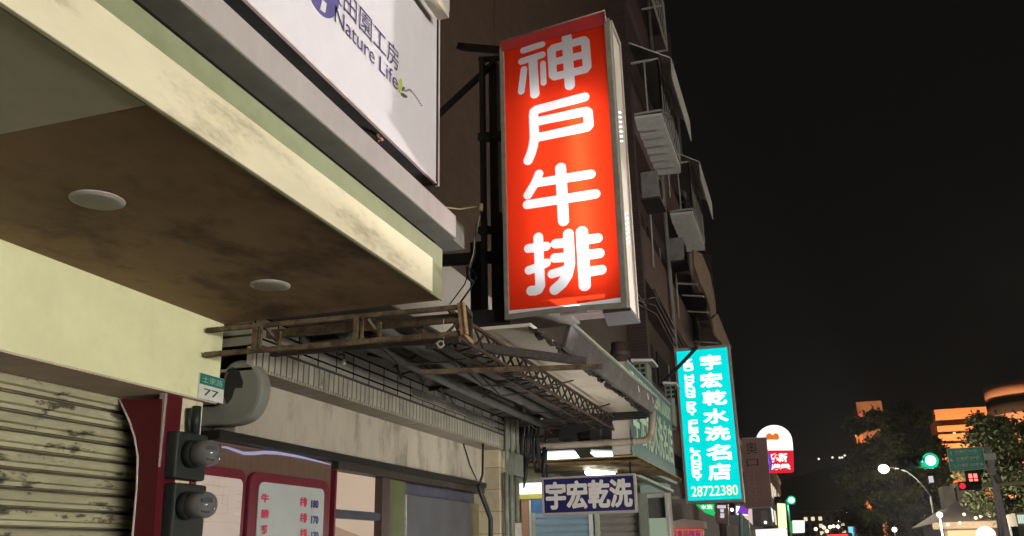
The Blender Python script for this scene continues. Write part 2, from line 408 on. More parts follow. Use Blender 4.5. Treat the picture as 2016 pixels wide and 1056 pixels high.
m = MB(); m.box((SX + 0.003, -3, SZ0 - 0.008), (SX - 0.011, SY - 0.029, SZ0 + 0.003)); m.build('lower_frame', mat('pale_pink_frame', (0.62, 0.53, 0.5), 0.4), sg)
m = MB(); m.box((SX + 0.004, -3, SZ1), (SX - 0.1, SY, SZ1 + 0.035)); m.build('upper_frame', darkmet, sg)
def onS(x, y): return A(x, y, X=SX)
purple = mat('purple_lettering', (0.06, 0.045, 0.13), 0.5, var=0.05)
LF = (0.003, 0, 0)
m = MB()
bl = onS(657, 47); br = onS(782, 176)                 # baseline of the second line
hh = (onS(658, 13) - onS(657, 47)).z
z0 = (bl.z + br.z) / 2; ya, yb = bl.y, br.y
ys_ = ya + (yb - ya) * .60; yl_ = ya + (yb - ya) * .68
letter(m, 'Nature', [(SX, ya, z0 + hh), (SX, ys_, z0 + hh), (SX, ys_, z0), (SX, ya, z0)], LF, 0.0); m.build('latin_word', purple, sg)
m = MB(); letter(m, 'Life', [(SX, yl_, z0 + hh), (SX, yb, z0 + hh), (SX, yb, z0), (SX, yl_, z0)], LF, 0.0); m.build('latin_word', purple, sg)
m = MB()
c0 = onS(675, 25).y; c1 = onS(784, 120).y; zb = onS(696, 46).z; zt = onS(764, 77).z
zb = (onS(696, 46).z + onS(752, 108).z) / 2; zt = zb + (onS(764, 77).z - onS(764, 121).z) * 1.05
w4 = (c1 - c0)
letter(m, '田園工房', [(SX, c0, zt), (SX, c1, zt), (SX, c1, zb), (SX, c0, zb)], LF, 0.0)
cw = w4 / 4.0
letter(m, '大', [(SX, c0 - cw * 1.05, zt), (SX, c0 - cw * 0.12, zt), (SX, c0 - cw * 0.12, zb), (SX, c0 - cw * 1.05, zb)], LF, 0.0)
m.build('chinese_lettering', purple, sg)
lgc = onS(632, -44); 
m = MB(); poly = []
ry = 0.145; rz = 0.16
for k in range(40):
    a = 2 * math.pi * k / 40; poly.append((SX + 0.0002, lgc.y + ry * math.cos(a), lgc.z + rz * math.sin(a)))
m.prism(poly, (0.0028, 0, 0)); em = m.build('emblem', mat('purple_emblem', (0.10, 0.085, 0.22), 0.5), sg)
m = MB(); m.prism([onS(x, y) + Vector((0.0033, 0, 0)) for x, y in ((632, 0), (641, 8), (638, 26), (628, 19))], (0.002, 0, 0)); m.build('emblem_stripe', signwhite, em)
m = MB(); m.prism([onS(x, y) + Vector((0.0006, 0, 0)) for x, y in ((785, 158), (789, 155), (791, 166), (790, 178), (786, 183), (783, 172))], (0.003, 0, 0)); m.build('lime_leaf', mat('lime_print', (0.42, 0.46, 0.09), 0.5), sg)
m = MB()
m.prism([onS(x, y) + Vector((0.0006, 0, 0)) for x, y in ((793, 171), (796, 173), (795, 179), (791, 180), (790, 176))], (0.003, 0, 0))
m.prism([onS(x, y) + Vector((0.0006, 0, 0)) for x, y in ((788, 183), (793, 184), (800, 189), (801, 193), (796, 193), (790, 189))], (0.003, 0, 0))
m.build('dark_leaves', mat('dark_leaf_print', (0.05, 0.085, 0.05), 0.5), sg)
m = MB()
trail = [(798 + k * 2.6, 180 - 4 * math.sin(k * 0.30) + max(0, k - 3) * 2.9) for k in range(13)]
for k, (x, y) in enumerate(trail):
    r = 1.3 if k > 4 else 1.6
    m.prism([onS(x + r * dx, y + r * dy) + Vector((0.0006, 0, 0)) for dx, dy in ((-1, -1), (1, -0.6), (1, 1), (-1, 0.6))], (0.003, 0, 0))
m.build('dotted_trail', mat('grey_print', (0.2, 0.17, 0.2), 0.5), sg)
m = MB(); a = A(742, 262, X=SX - 0.03)
m.tube([a + Vector((0, 0, 0.02)), a + Vector((0, 0.01, -0.015)), a + Vector((0.01, 0.03, -0.02)), a + Vector((0.0, 0.045, 0.0)), a + Vector((-0.01, 0.02, -0.03))], 0.008, 6)
m.build('hanging_clip', mat('rust_red_clip', (0.24, 0.10, 0.07), 0.6), sg)

# ------------------------------------------------------------------ house number plate
np_ = thing('house_number_plate', 'small white and green house number plate reading 77 on the cream band', 'sign', A(417, 765, X=XF))
def onP(x, y): return A(x, y, X=XF + 0.008)
cz = [onP(393, 733), onP(441, 747), onP(441, 796), onP(390, 783)]
ya, yb = onP(392, 758).y, onP(441, 770).y; zt = onP(393, 733).z; zb = onP(390, 783).z; zg = onP(392, 755).z
m = MB(); m.box((XF + 0.001, ya, zb), (XF + 0.008, yb, zt)); m.build('plate', mat('plate_white', (0.55, 0.56, 0.5), 0.4, var=0.08, scale=20), np_)
m = MB(); m.box((XF + 0.0085, ya + 0.002, zg), (XF + 0.010, yb - 0.002, zt - 0.002)); m.build('green_header', mat('plate_green', (0.012, 0.14, 0.085), 0.4, var=0.1), np_)
m = MB(); letter(m, '77', [(XF + 0.0085, ya + 0.04, zg - 0.018), (XF + 0.0085, yb - 0.045, zg - 0.018), (XF + 0.0085, yb - 0.045, zb + 0.018), (XF + 0.0085, ya + 0.04, zb + 0.018)], (0.001, 0, 0), 0.012); m.build('numerals', mat('plate_dark_green', (0.012, 0.05, 0.035), 0.5), np_)
m = MB(); letter(m, '士東路', [(XF + 0.0102, ya + 0.02, zt - 0.012), (XF + 0.0102, yb - 0.02, zt - 0.012), (XF + 0.0102, yb - 0.02, zg + 0.01), (XF + 0.0102, ya + 0.02, zg + 0.01)], (0.001, 0, 0), 0.0); m.build('street_name', mat('plate_letter', (0.28, 0.42, 0.36), 0.5), np_)

# ------------------------------------------------------------------ electric meters
glass = mat('meter_glass', (0.9, 0.92, 0.9), 0.08, trans=0.92, var=0.0, spec=0.5)
def meter(px, py, boxpx, label):
    c = A(px, py, X=-2.775)
    t = thing('electric_meter', label, 'meter', c, 'electric meters on the pillar')
    xm_ = (boxpx[0] + boxpx[2]) / 2; ym_ = (boxpx[1] + boxpx[3]) / 2
    ya = A(boxpx[0], ym_, X=-2.86).y; yb = A(boxpx[2], ym_, X=-2.86).y
    zt = A(xm_, boxpx[1], X=-2.86).z; zb = A(xm_, boxpx[3], X=-2.86).z
    m = MB(); m.box((-2.929, ya, zb), (-2.86, yb, zt)); m.build('housing', meter_m, t, 0.012)
    m = MB(); m.lathe([(0.067, -0.084), (0.067, -0.055), (0.065, -0.045), (0.064, -0.042)], c, (1, 0, 0), 28); m.build('collar', meter_m, t)
    m = MB(); m.lathe([(0.064, -0.05), (0.064, 0.025), (0.060, 0.05), (0.05, 0.068), (0.034, 0.078), (0.012, 0.082)], c, (1, 0, 0), 28); m.build('glass_dome', glass, t)
    m = MB(); m.lathe([(0.045, -0.04), (0.045, 0.03), (0.041, 0.031)], c, (1, 0, 0), 24); d = m.build('dial', mat('dial_grey', (0.15, 0.145, 0.14), 0.4, var=0.2, scale=30), t)
    m = MB(); m.box(c + Vector((0.0316, -0.025, 0.008)), c + Vector((0.034, 0.025, 0.024))); m.box(c + Vector((0.0316, -0.018, -0.026)), c + Vector((0.034, 0.018, -0.02)))
    m.build('register', wire_m, d)
    return t
meter(402, 893, (346, 852, 408, 945), 'upper round glass electric meter on a grey green box beside the red pillar')
meter(392, 995, (338, 952, 402, 1120), 'lower round glass electric meter on a grey green box beside the red pillar')
m = MB(); m.tube([A(388, 800, X=-2.9), A(384, 856, X=-2.9)], 0.022, 8); m.tube([A(372, 804, X=-2.91), A(371, 856, X=-2.91)], 0.012, 8)
tag(m.build('conduit', meter_m), 'short dark conduit pipes running up from the electric meters', 'conduit')

# ------------------------------------------------------------------ rounded grey duct end
m = MB(); outl = [(436, 735), (452, 712), (480, 706), (500, 716), (513, 738), (516, 765), (509, 795), (494, 820), (474, 832), (440, 838), (396, 838), (380, 842), (380, 800), (436, 800)]
YD = 4.0
for _ in range(2):
    outl = [((a[0] * w + b[0] * (1 - w)), (a[1] * w + b[1] * (1 - w))) for a, b in zip(outl, outl[1:] + outl[:1]) for w in (.75, .25)]
m.prism([A(x, y, Y=YD) for x, y in outl], (0, 0.10, 0)); dt = thing('duct', 'rounded grey duct end with a torn black hole beside the number plate', 'duct', A(470, 830, Y=YD))
m.build('casing', ductm, dt, 0.03)
m = MB(); m.prism([A(x, y, Y=YD - 0.004) for x, y in ((446, 742), (456, 722), (470, 730), (478, 752), (476, 764), (462, 764), (456, 784), (446, 796), (440, 780))], (0, 0.01, 0)); m.build('torn_hole', recess, dt)

# ------------------------------------------------------------------ rusty awning frame across the gap
rf = thing('rusty_framework', 'rusty yellow steel awning frame sticking out from the cream band', 'frame', A(430, 690, Y=3.99))
def rail(mb, a, b, w, h): mb.bar(a, b, w, h)
YA = 4.0; YB = 4.16
r_t0, r_t1 = A(408, 651, X=-2.88), A(916, 604, Y=YA)
r_b0, r_b1 = A(403, 699, X=-2.88), A(916, 656, Y=YA)
m = MB(); m.bar(r_t0, r_t1, 0.024, 0.024); m.build('upper_rail', rust, rf, 0.003)
m = MB(); m.bar(r_b0, r_b1, 0.024, 0.026); m.build('lower_rail', rust, rf, 0.003)
m = MB(); q0, q1 = A(440, 667, Y=YB), A(905, 626, Y=YB); m.bar(q0, q1, 0.04, 0.045); m.build('rear_upper_rail', rust, rf, 0.003)
m = MB(); q2, q3 = A(430, 706, Y=YB), A(905, 668, Y=YB); m.bar(q2, q3, 0.03, 0.028); m.build('rear_lower_rail', rustdark, rf)
for px in (506, 703):
    tt = (px - 408) / 500; ta = r_t0.lerp(r_t1, tt); ba = r_b0.lerp(r_b1, tt)
    m = MB(); m.bar(ta, ba, 0.026, 0.024, (0, 1, 0)); m.bar(ta + Vector((0.034, 0, 0)), ba + Vector((0.034, 0, 0)), 0.012, 0.014, (0, 1, 0)); m.build('upright', rust, rf)
    m = MB(); m.bar(ta + Vector((0.045, 0.03, -0.01)), ba + Vector((0.085, 0.14, 0.03)), 0.014, 0.016); m.bar(ta + Vector((0.09, 0.08, -0.02)), ba + Vector((0.09, 0.08, 0.0)), 0.018, 0.018, (0, 1, 0)); m.build('brace', rust, rf)
m = MB(); e0 = A(905, 597, Y=YA - 0.02); e1 = A(912, 660, Y=YA - 0.02)
m.bar(e0, e1, 0.026, 0.02, (0, 1, 0)); m.bar(e0 + Vector((0.02, 0, 0)), e1 + Vector((0.02, 0, 0)), 0.01, 0.035, (0, 1, 0)); m.bar(e1 + Vector((0.0, 0, 0.01)), e1 + Vector((0.03, 0.05, -0.035)), 0.02, 0.02)
m.build('end_plate', mat('rust_orange_plate', (0.30, 0.19, 0.10), 0.7, var=0.4, scale=25, dirt=(0.08, 0.04, 0.02), dscale=18, dthr=0.56), rf, 0.003)
m = MB(); m.bar(A(914, 606, Y=YA), A(926, 622, Y=YA + 0.16), 0.026); m.bar(A(926, 622, Y=YA + .16), A(926, 668, Y=YA + .16), 0.02, 0.02, (0, 1, 0)); m.build('corner_piece', rustdark, rf)
m = MB(); c = A(874, 628, Y=YA - 0.02)
m.tube([c, A(872, 646, Y=YA - .02), A(876, 660, Y=YA - .02), A(873, 668, Y=YA - .02)], 0.0025, 5)
for k in range(9):
    a0 = random.uniform(0, 6.28); m.tube([A(868 + 7 * math.cos(a0), 677 + 6 * math.sin(a0), Y=YA - .02), A(868 + 9 * math.cos(a0 + 1.2), 678 + 7 * math.sin(a0 + 1.2), Y=YA - .03), A(868 + 5 * math.cos(a0 + 2.4), 680 + 9 * math.sin(a0 + 2.2), Y=YA - .02)], 0.004, 5)
tag(m.build('tied_rope', mat('pale_rope', (0.42, 0.38, 0.3), 0.8)), 'scrap of knotted pale rope hanging from the rusty awning frame', 'rope')

# ================================================================== STEAK SHOP (next building)
b79 = thing('restaurant_building', 'brown tiled restaurant building with white tiled band above its menu windows', 'building', (-3.5, 6.3, 0))
XT = -2.75; XP = -2.9; YN = 8.66
m = MB(); m.box((XT, 4.0, 2.705), (-3.3, 8.3, 2.905)); m.build('tiled_band', tile_m, b79)
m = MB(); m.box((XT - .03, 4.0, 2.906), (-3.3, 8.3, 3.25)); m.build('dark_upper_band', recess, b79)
m = MB(); m.box((XT + 0.03, 4.0, 2.585), (XT - 0.02, 8.3, 2.70)); m.build('edge_tile_course', soldier_m, b79, 0.004)
m = MB(); m.box((XT + 0.028, 4.0, 2.568), (XP - 0.05, 8.3, 2.584)); m.build('ledge_underside', under_tile, b79)
m = MB(); m.box((XT + 0.036, 4.0, 2.701), (XT - 0.02, 8.3, 2.712)); m.build('cap_moulding', gutter_m, b79)
m = MB(); m.box((XT + 0.0012, 6.1, 2.76), (XT - 0.01, 8.0, 2.82)); m.build('grey_tile_strip', mat('grey_tile_stripe', (0.10, 0.10, 0.09), 0.3, var=0.5, scale=3, tile=('y', 0.227, 0.06, 0.004, (0.3, 0.28, 0.2), 0.0)), b79)
m = MB(); m.box((XP, 4.13, 2.262), (XP - 0.2, 8.12, 2.567)); m.build('plaster_fascia', plaster, b79)
# lintel
lt = [A(431, 843, X=XP + 0.03), A(945, 951, X=XP + 0.03)]
m = MB(); m.box((XP + 0.02, 3.98, 2.212), (XP - 0.2, 8.12, 2.262)); m.build('lintel', lintel_m, b79, 0.003)
onW_y652 = A(652, 930, X=XP - 0.05).y
m = MB(); m.box((XP + 0.002, onW_y652, 2.165), (XP - 0.2, 8.12, 2.2115)); m.build('lower_lintel', mat('brown_lintel', (0.03, 0.023, 0.016), 0.5, var=0.3, scale=14), b79)
def onW(x, y, d=0.0): return A(x, y, X=XP - 0.05 + d)
yw = [onW(654, 980).y]
# transom panel with menu boards
y652 = onW(652, 930).y
m = MB(); m.box((XP - 0.05, 3.98, 0.3), (XP - 0.12, y652 - .001, 2.211)); tp = m.build('transom_panel', brownpanel, b79)
def rrect(pts, r=0.25, n=5):       # rounded quad
    out = []
    P = [Vector(p) for p in pts]
    for i in range(4):
        p = P[i]; a = P[i - 1]; b = P[(i + 1) % 4]
        ra = min(r / max((a - p).length, 1e-6), 0.45); rb = min(r / max((b - p).length, 1e-6), 0.45)
        s = p.lerp(a, ra); e = p.lerp(b, rb)
        for k in range(n + 1):
            t = k / n; out.append(s * (1 - t) ** 2 + p * 2 * t * (1 - t) + e * t * t)
    return out
def wrect(x0, x1, y0t, zb, d):     # upright rectangle on the window plane from pixel left/right/top to height zb
    a = onW(x0, y0t[0], d); b = onW(x1, y0t[1], d)
    z = (a.z + b.z) / 2; X = XP - 0.05 + d
    return [Vector((X, a.y, z)), Vector((X, b.y, z)), Vector((X, b.y, zb)), Vector((X, a.y, zb))]
lb = thing('menu_board', 'maroon framed white menu board with red dish names in the restaurant front', 'menu board', onW(575, 1060), 'menu boards in the restaurant front')
m = MB(); m.prism(rrect(wrect(494, 651, (928, 948), 1.2, 0.03), 0.08), (-0.03, 0, 0)); m.build('frame', maroon, lb, 0.006)
inner = wrect(510, 638, (948, 964), 1.25, 0.0302)
m = MB(); m.prism(rrect(inner, 0.05), (0.004, 0, 0)); m.build('board', mat('menu_white', (0.36, 0.385, 0.36), 0.25, var=0.06, scale=3), lb)
red_l = mat('menu_red', (0.45, 0.03, 0.07), 0.5); blue_l = mat('menu_blue', (0.04, 0.045, 0.16), 0.5)
mr = MB(); mbu = MB()
def spot(x, y, wpx, hpx, s, mb, bold=0.02):
    X = XP - 0.05 + 0.0355
    c = A(x, y, X=X); w = (A(x + wpx, y, X=X) - A(x - wpx, y, X=X)).y / 2; h = (A(x, y - hpx, X=X) - A(x, y + hpx, X=X)).z / 2
    letter(mb, s, [(X, c.y - w / 2, c.z + h / 2), (X, c.y + w / 2, c.z + h / 2), (X, c.y + w / 2, c.z - h / 2), (X, c.y - w / 2, c.z - h / 2)], (0.001, 0, 0), bold, 0.0016)
for row, (l, num) in enumerate((('牛', '180'), ('豬', '170'), ('雞', '170'))):
    dy = row * 31
    for a_, w_ in (((521, 981 + dy, 15, 17, l), 0), ((597, 989 + dy, 14, 18, '排'), 0), ((619, 993 + dy, 14, 15, num), 1)):
        mr = MB(); spot(*a_, mr); mr.build(('dish_name', 'price')[w_], (red_l, blue_l)[w_], lb)
wt = emis('warm_shop_light', (0.85, 0.64, 0.47), 0.62, 0.12, 2.0)
lf = thing('menu_board', 'maroon framed lit panel with tile pattern behind the electric meters', 'menu board', onW(440, 1060), 'menu boards in the restaurant front')
m = MB(); m.prism(rrect(wrect(380, 487, (912, 926), 1.2, 0.03), 0.06), (-0.03, 0, 0)); m.build('frame', maroon, lf, 0.006)
m = MB(); pan = wrect(388, 478, (934, 944), 1.25, 0.0302); m.prism(rrect(pan, 0.04), (0.004, 0, 0)); lp = m.build('panel', emis('lit_tile_panel', (0.82, 0.66, 0.54), 0.58, 0.1, 3), lf)
m = MB()
for k in range(5): 
    zz = pan[0].z - 0.05 - 0.045 * k; m.box((XP - 0.0155, pan[0].y + 0.02, zz), (XP - 0.0145, pan[0].y + 0.26 if k < 3 else pan[1].y - 0.01, zz + 0.003))
for k in range(6):
    yy = pan[0].y + 0.04 + 0.045 * k; m.box((XP - 0.0158, yy, pan[0].z - 0.17), (XP - 0.0148, yy + 0.003, pan[0].z - 0.01))
for k in range(14):
    m.box((XP - 0.0156, pan[1].y - 0.05, pan[0].z - 0.08 - 0.035 * k), (XP - 0.0146, pan[1].y - 0.008, pan[0].z - 0.083 - 0.035 * k))
m.build('grid_lines', mat('grid_line', (0.5, 0.42, 0.3), 0.6), lp)
# glowing streak paints a lamp tube's reflection on the transom
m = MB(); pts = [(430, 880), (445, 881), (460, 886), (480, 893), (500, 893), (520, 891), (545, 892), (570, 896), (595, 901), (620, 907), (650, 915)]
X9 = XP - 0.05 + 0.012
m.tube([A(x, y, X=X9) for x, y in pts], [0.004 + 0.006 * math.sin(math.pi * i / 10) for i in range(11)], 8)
tag(m.build('tube_reflection', emis('cold_reflection_glow', (0.62, 0.58, 0.85), 0.55)), 'wavy glowing streak imitating a tube reflection on the brown panel above the menu boards', 'light')
# windows
wn = thing('restaurant_window', 'warm lit restaurant window with a dark crossbar beside the menu board', 'window', onW(705, 1060))
y0, y1 = onW(654, 980).y, onW(756, 980).y
m = MB(); m.box((XP - 0.09, y0 + 0.012, 0.6), (XP - 0.10, y1, 2.163)); m.build('pane', wt, wn)
m = MB(); m.box((XP - 0.03, y0, 0.6), (XP - 0.12, y0 + 0.02, 2.163)); m.build('mullion', maroon, wn)
m = MB(); m.box((XP - 0.03, y1 - 0.07, 0.6), (XP - 0.12, y1 + 0.06, 2.163)); m.build('side_frame', mat('dark_red_brown', (0.05, 0.03, 0.028), 0.5), wn)
zc = onW(655, 1004).z
m = MB(); m.box((XP - 0.04, y0 + 0.02, zc - 0.05), (XP - 0.12, y1 - 0.07, zc + 0.005)); m.build('crossbar', mat('dark_blue_bar', (0.03, 0.03, 0.045), 0.5), wn)
# sloping interior shape, dimmer than the pane
m = MB(); m.prism([onW(x, y, -0.038) for x, y in ((652, 1034), (700, 1052), (735, 1068), (735, 1120), (652, 1120))], (0.003, 0, 0)); m.build('interior_shape', emis('warm_dim', (0.7, 0.46, 0.32), 0.5), wn)
y2, y3 = y1 + 0.06, onW(800, 1000).y
m = MB(); m.box((XP - 0.06, y2, 0.3), (XP - 0.14, y3, 2.163)); m.build('green_post', greenpost, b79)
y4 = onW(930, 1000).y
m = MB(); m.box((XP - 0.05, y3, 0.3), (XP - 0.12, y4, 2.07)); gp = m.build('steel_door_panel', greypanel, b79, 0.004)
m = MB(); m.box((XP - 0.045, y3 - 0.012, 0.3), (XP - 0.118, y3 - 0.001, 2.07)); m.build('bright_edge', palemetal, gp)
m = MB(); m.box((XP - 0.10, y3 - 0.3, 2.072), (XP - 0.13, 8.1, 2.163)); m.build('top_light', bluegrey, b79)
m = MB(); m.box((XP - 0.06, y4, 0.3), (XP - 0.14, 8.12, 2.07)); m.build('dark_side_panel', mat('dark_ochre_panel', (0.11, 0.10, 0.045), 0.6, var=0.3, scale=5), b79)
m = MB(); m.box((XP - 0.13, 3.98, 0.13), (-9.0, YN - 0.02, 3.2)); m.build('shop_body', recess, b79)
yc0 = A(950, 960, X=XT).y
m = MB(); m.box((XT + 0.0, 8.12, 0.13), (-3.2, YN, 2.567)); m.build('column', columntile, b79, 0.006)
m = MB(); m.box((XT + 0.005, 8.31, 2.612), (-3.2, YN, 3.25)); m.build('column_head', columntile, b79)
# upper wall
m = MB(); m.box((XF, 3.97, 3.25), (-9, YN - 0.02, 15)); m.build('upper_wall', browntile, b79)
pw = [A(872, 514, X=XF + 0.012), A(1000, 640, X=XF + 0.012)]
m = MB(); m.box((XF + 0.003, 5.8, 3.26), (XF + 0.02, 8.6, pw[0].z)); m.build('pale_wall_sheet', greywall, b79)
# ------------------------------------------------------------------ canopy of the steak shop
cb = thing('shop_canopy', 'pale lined street canopy with rusty edge and grey fascia below the red sign', 'canopy', (-2.0, 6.5, 2.9))
ZB = 2.9
q = [A(1052, 648, Z=ZB), A(1272, 812, Z=ZB)]
q[0] = q[1] + (q[0] - q[1]) * 1.02
e0, e1 = q
m = MB(); m.prism([(XT, e0.y, ZB + 0.02), (e0.x, e0.y, ZB), (e1.x, e1.y, ZB), (XT, e1.y, ZB + 0.02)], (0, 0, 0.02)); m.build('lining', canopyunder, cb)
dirn = (e1 - e0).normalized(); outv = Vector((dirn.y, -dirn.x, 0))
fs0 = e0.lerp(e1, max(0.0, (5.52 - e0.y) / (e1.y - e0.y)))
f0, f1 = fs0 + outv * 0.02, e1 + outv * 0.02 + dirn * 0.08
m = MB(); m.hexa([f0 + Vector((0, 0, -0.01)), f0 + outv * 0.03 + Vector((0, 0, -0.01)), f1 + outv * 0.03 + Vector((0, 0, -0.01)), f1 + Vector((0, 0, -0.01)),
                  f0 + outv * 0.045 + Vector((0, 0, 0.135)), f0 + outv * 0.075 + Vector((0, 0, 0.135)), f1 + outv * 0.075 + Vector((0, 0, 0.135)), f1 + outv * 0.045 + Vector((0, 0, 0.135))]); m.build('fascia', fascia_m, cb, 0.004)
m = MB(); m.bar(f0 + outv * 0.07 + Vector((0, 0, 0.145)), f1 + outv * 0.07 + Vector((0, 0, 0.145)), 0.045, 0.016); m.build('top_flashing', mat('greenish_flashing', (0.40, 0.42, 0.31), 0.6, var=0.2), cb)
m = MB(); random.seed(3)
for k in range(60):
    t = k / 59; p = e0.lerp(e1, t) + Vector((random.uniform(-0.02, 0.015), 0, random.uniform(-0.015, 0.0)))
    m.bar(p, p + dirn * random.uniform(0.05, 0.12) + Vector((random.uniform(-.012, .012), 0, random.uniform(-.012, .012))), random.uniform(0.012, 0.035), random.uniform(0.01, 0.03))
m.build('rusted_edge', rustdark, cb)
for px, py, r_ in ((1210, 752, 0.004), (1250, 790, 0.004), (1274, 790, 0.003)):
    m = MB(); p = e0.lerp(e1, {1210: .78, 1250: .9, 1274: 0.97}[px]) + outv * 0.085; m.tube([p + Vector((0, 0, 0.14)), p + outv * 0.012 + Vector((0, 0, 0.06))], 0.005, 6); m.build('steel_clip', mat('bright_clip', (0.7, 0.72, 0.7), 0.3, metal=0.5), cb)
# end beam of the canopy
m = MB(); m.bar((XT, e1.y, ZB - 0.03), e1 + Vector((0, 0, -0.03)), 0.06, 0.05); m.build('end_beam', rustdark, cb)
# lattice girder under the canopy
lat = thing('lattice_girder', 'thin rusty lattice girder of crossed bars under the pale canopy', 'girder', (-1.71, 6.4, 2.73))
XG = -1.71; gy0, gy1 = 4.25, 8.5; zt_, zb_ = 2.855, 2.735
m = MB(); m.bar((XG, gy0, zt_), (XG, gy1, zt_), 0.017); m.bar((XG, gy0, zb_), (XG, gy1, zb_), 0.017); m.bar((XG - 0.16, gy0, zb_ + 0.02), (XG - 0.16, gy1, zb_ + 0.02), 0.02); m.build('chords', rustred, lat)
m = MB(); n = 22
for k in range(n):
    a = gy0 + (gy1 - gy0) * k / n; b = gy0 + (gy1 - gy0) * (k + 1) / n; j = random.uniform(-.01, .01)
    m.bar((XG, a, zt_), (XG, b + j, zb_), 0.011)
    m.bar((XG, b, zt_), (XG, a - j, zb_), 0.011)
    m.bar((XG, a, zb_), (XG - 0.16, b, zb_ + 0.02), 0.011)
    if k % 2: m.bar((XG, b, zb_), (XG - 0.16, a, zb_ + 0.02), 0.010)
m.build('lattice_bars', rustdark, lat)
sr = MB(); sr.bar(A(828, 733, Z=2.7), A(1186, 722, Z=2.7), 0.03, 0.03); tag(sr.build('steel_rail', rust, None, 0.003), 'long rusty yellow rail crossing beneath the lattice girder', 'rail')
sr = MB(); sr.bar(A(895, 678, Z=2.78), A(1150, 712, Z=2.78), 0.05, 0.05); tag(sr.build('steel_rail', rustdark, None, 0.003), 'thick dark rusty rail crossing above the yellow rail under the canopy', 'rail')
random.seed(21)
for k, lab in enumerate(('tangle of dark rusty rods under the near half of the pale canopy', 'tangle of dark rusty rods under the far half of the pale canopy')):
    m = MB()
    for j in range(16):
        y_ = 4.4 + 2.0 * k + random.uniform(0, 2.0); x_ = random.uniform(-2.65, -1.9)
        m.bar((x_, y_, random.uniform(2.76, 2.88)), (x_ + random.uniform(-.35, .35), y_ + random.uniform(-.2, .9), random.uniform(2.76, 2.89)), random.uniform(.008, .02))
    for j in range(4):
        y_ = 4.5 + 2.0 * k + random.uniform(0, 1.4); x_ = random.uniform(-2.5, -1.85)
        m.tube([(x_, y_, 2.87), (x_ + .1, y_ + .3, 2.76 - random.uniform(0, .06)), (x_ + .25, y_ + .7, 2.80), (x_ + .3, y_ + 1.0, 2.88)], .007, 5)
    tag(m.build('rusty_rods', rustdark), lab, 'rods')
m = MB(); m.box((-2.74, 4.05, 2.882), (-2.0, 8.45, 2.894)); m.build('dark_lining', mat('dark_brown_lining', (0.06, 0.052, 0.043), 0.8, var=.3), cb)  # dark sheet under the inner part of the pale lining
# awning rollers beside the tiled band
aw = thing('rolled_awning', 'rolled grey awning tubes stowed along the tiled band', 'awning', (-2.4, 6.5, 2.8))
for X_, Z_, r_, mm, nm in ((-2.36, 2.80, 0.035, rollgrey, 'lower_roll'), (-2.20, 2.84, 0.035, rollgrey, 'upper_roll'), (-2.50, 2.86, 0.022, rustdark, 'roller_bar')):
    m = MB(); m.tube([(X_, 4.3, Z_), (X_, 6.0, Z_ - 0.006), (X_, 8.45, Z_)], r_, 12); m.build(nm, mm, aw)
for yy in (4.6, 6.4, 8.2):
    m = MB(); m.bar((-2.74, yy, 2.86), (-2.0, yy, 2.875), 0.03); m.build('bracket', rustdark, aw)
# small lamp bulb on the tiled wall
bl_ = thing('wall_bulb', 'tiny clear bulb on a black hook on the white tiled wall', 'lamp', A(676, 712, X=XT + 0.04))
c = A(677, 713, X=XT + 0.04)
m = MB(); m.tube([c + Vector((-0.04, 0, 0.05)), c + Vector((0, 0, 0.05)), c + Vector((0, 0, 0.015))], 0.006, 6); m.build('hook', wire_m, bl_)
m = MB(); m.ball(c, (0.014, 0.014, 0.02), 10); m.build('bulb', mat('bulb_glass', (0.7, 0.7, 0.8), 0.05, spec=1.0), bl_)

# ================================================================== THE RED SIGN
YS = 5.2
rs = thing('vertical_lightbox_sign', 'tall lit red lightbox sign with four rounded white characters', 'sign', (-1.31, YS, 3.05))
def onR(x, y, d=0.0): return A(x, y, Y=YS - d)
TLc, TRc, BRc, BLc = onR(989, 90), onR(1187, 48), onR(1227, 604), onR(1008, 612)
x0, x1 = (TLc.x + BLc.x) / 2 - 0.005, (TRc.x + BRc.x) / 2 + 0.002
z0, z1 = (BLc.z + BRc.z) / 2, (TLc.z + TRc.z) / 2 + 0.01
DEP = 0.30
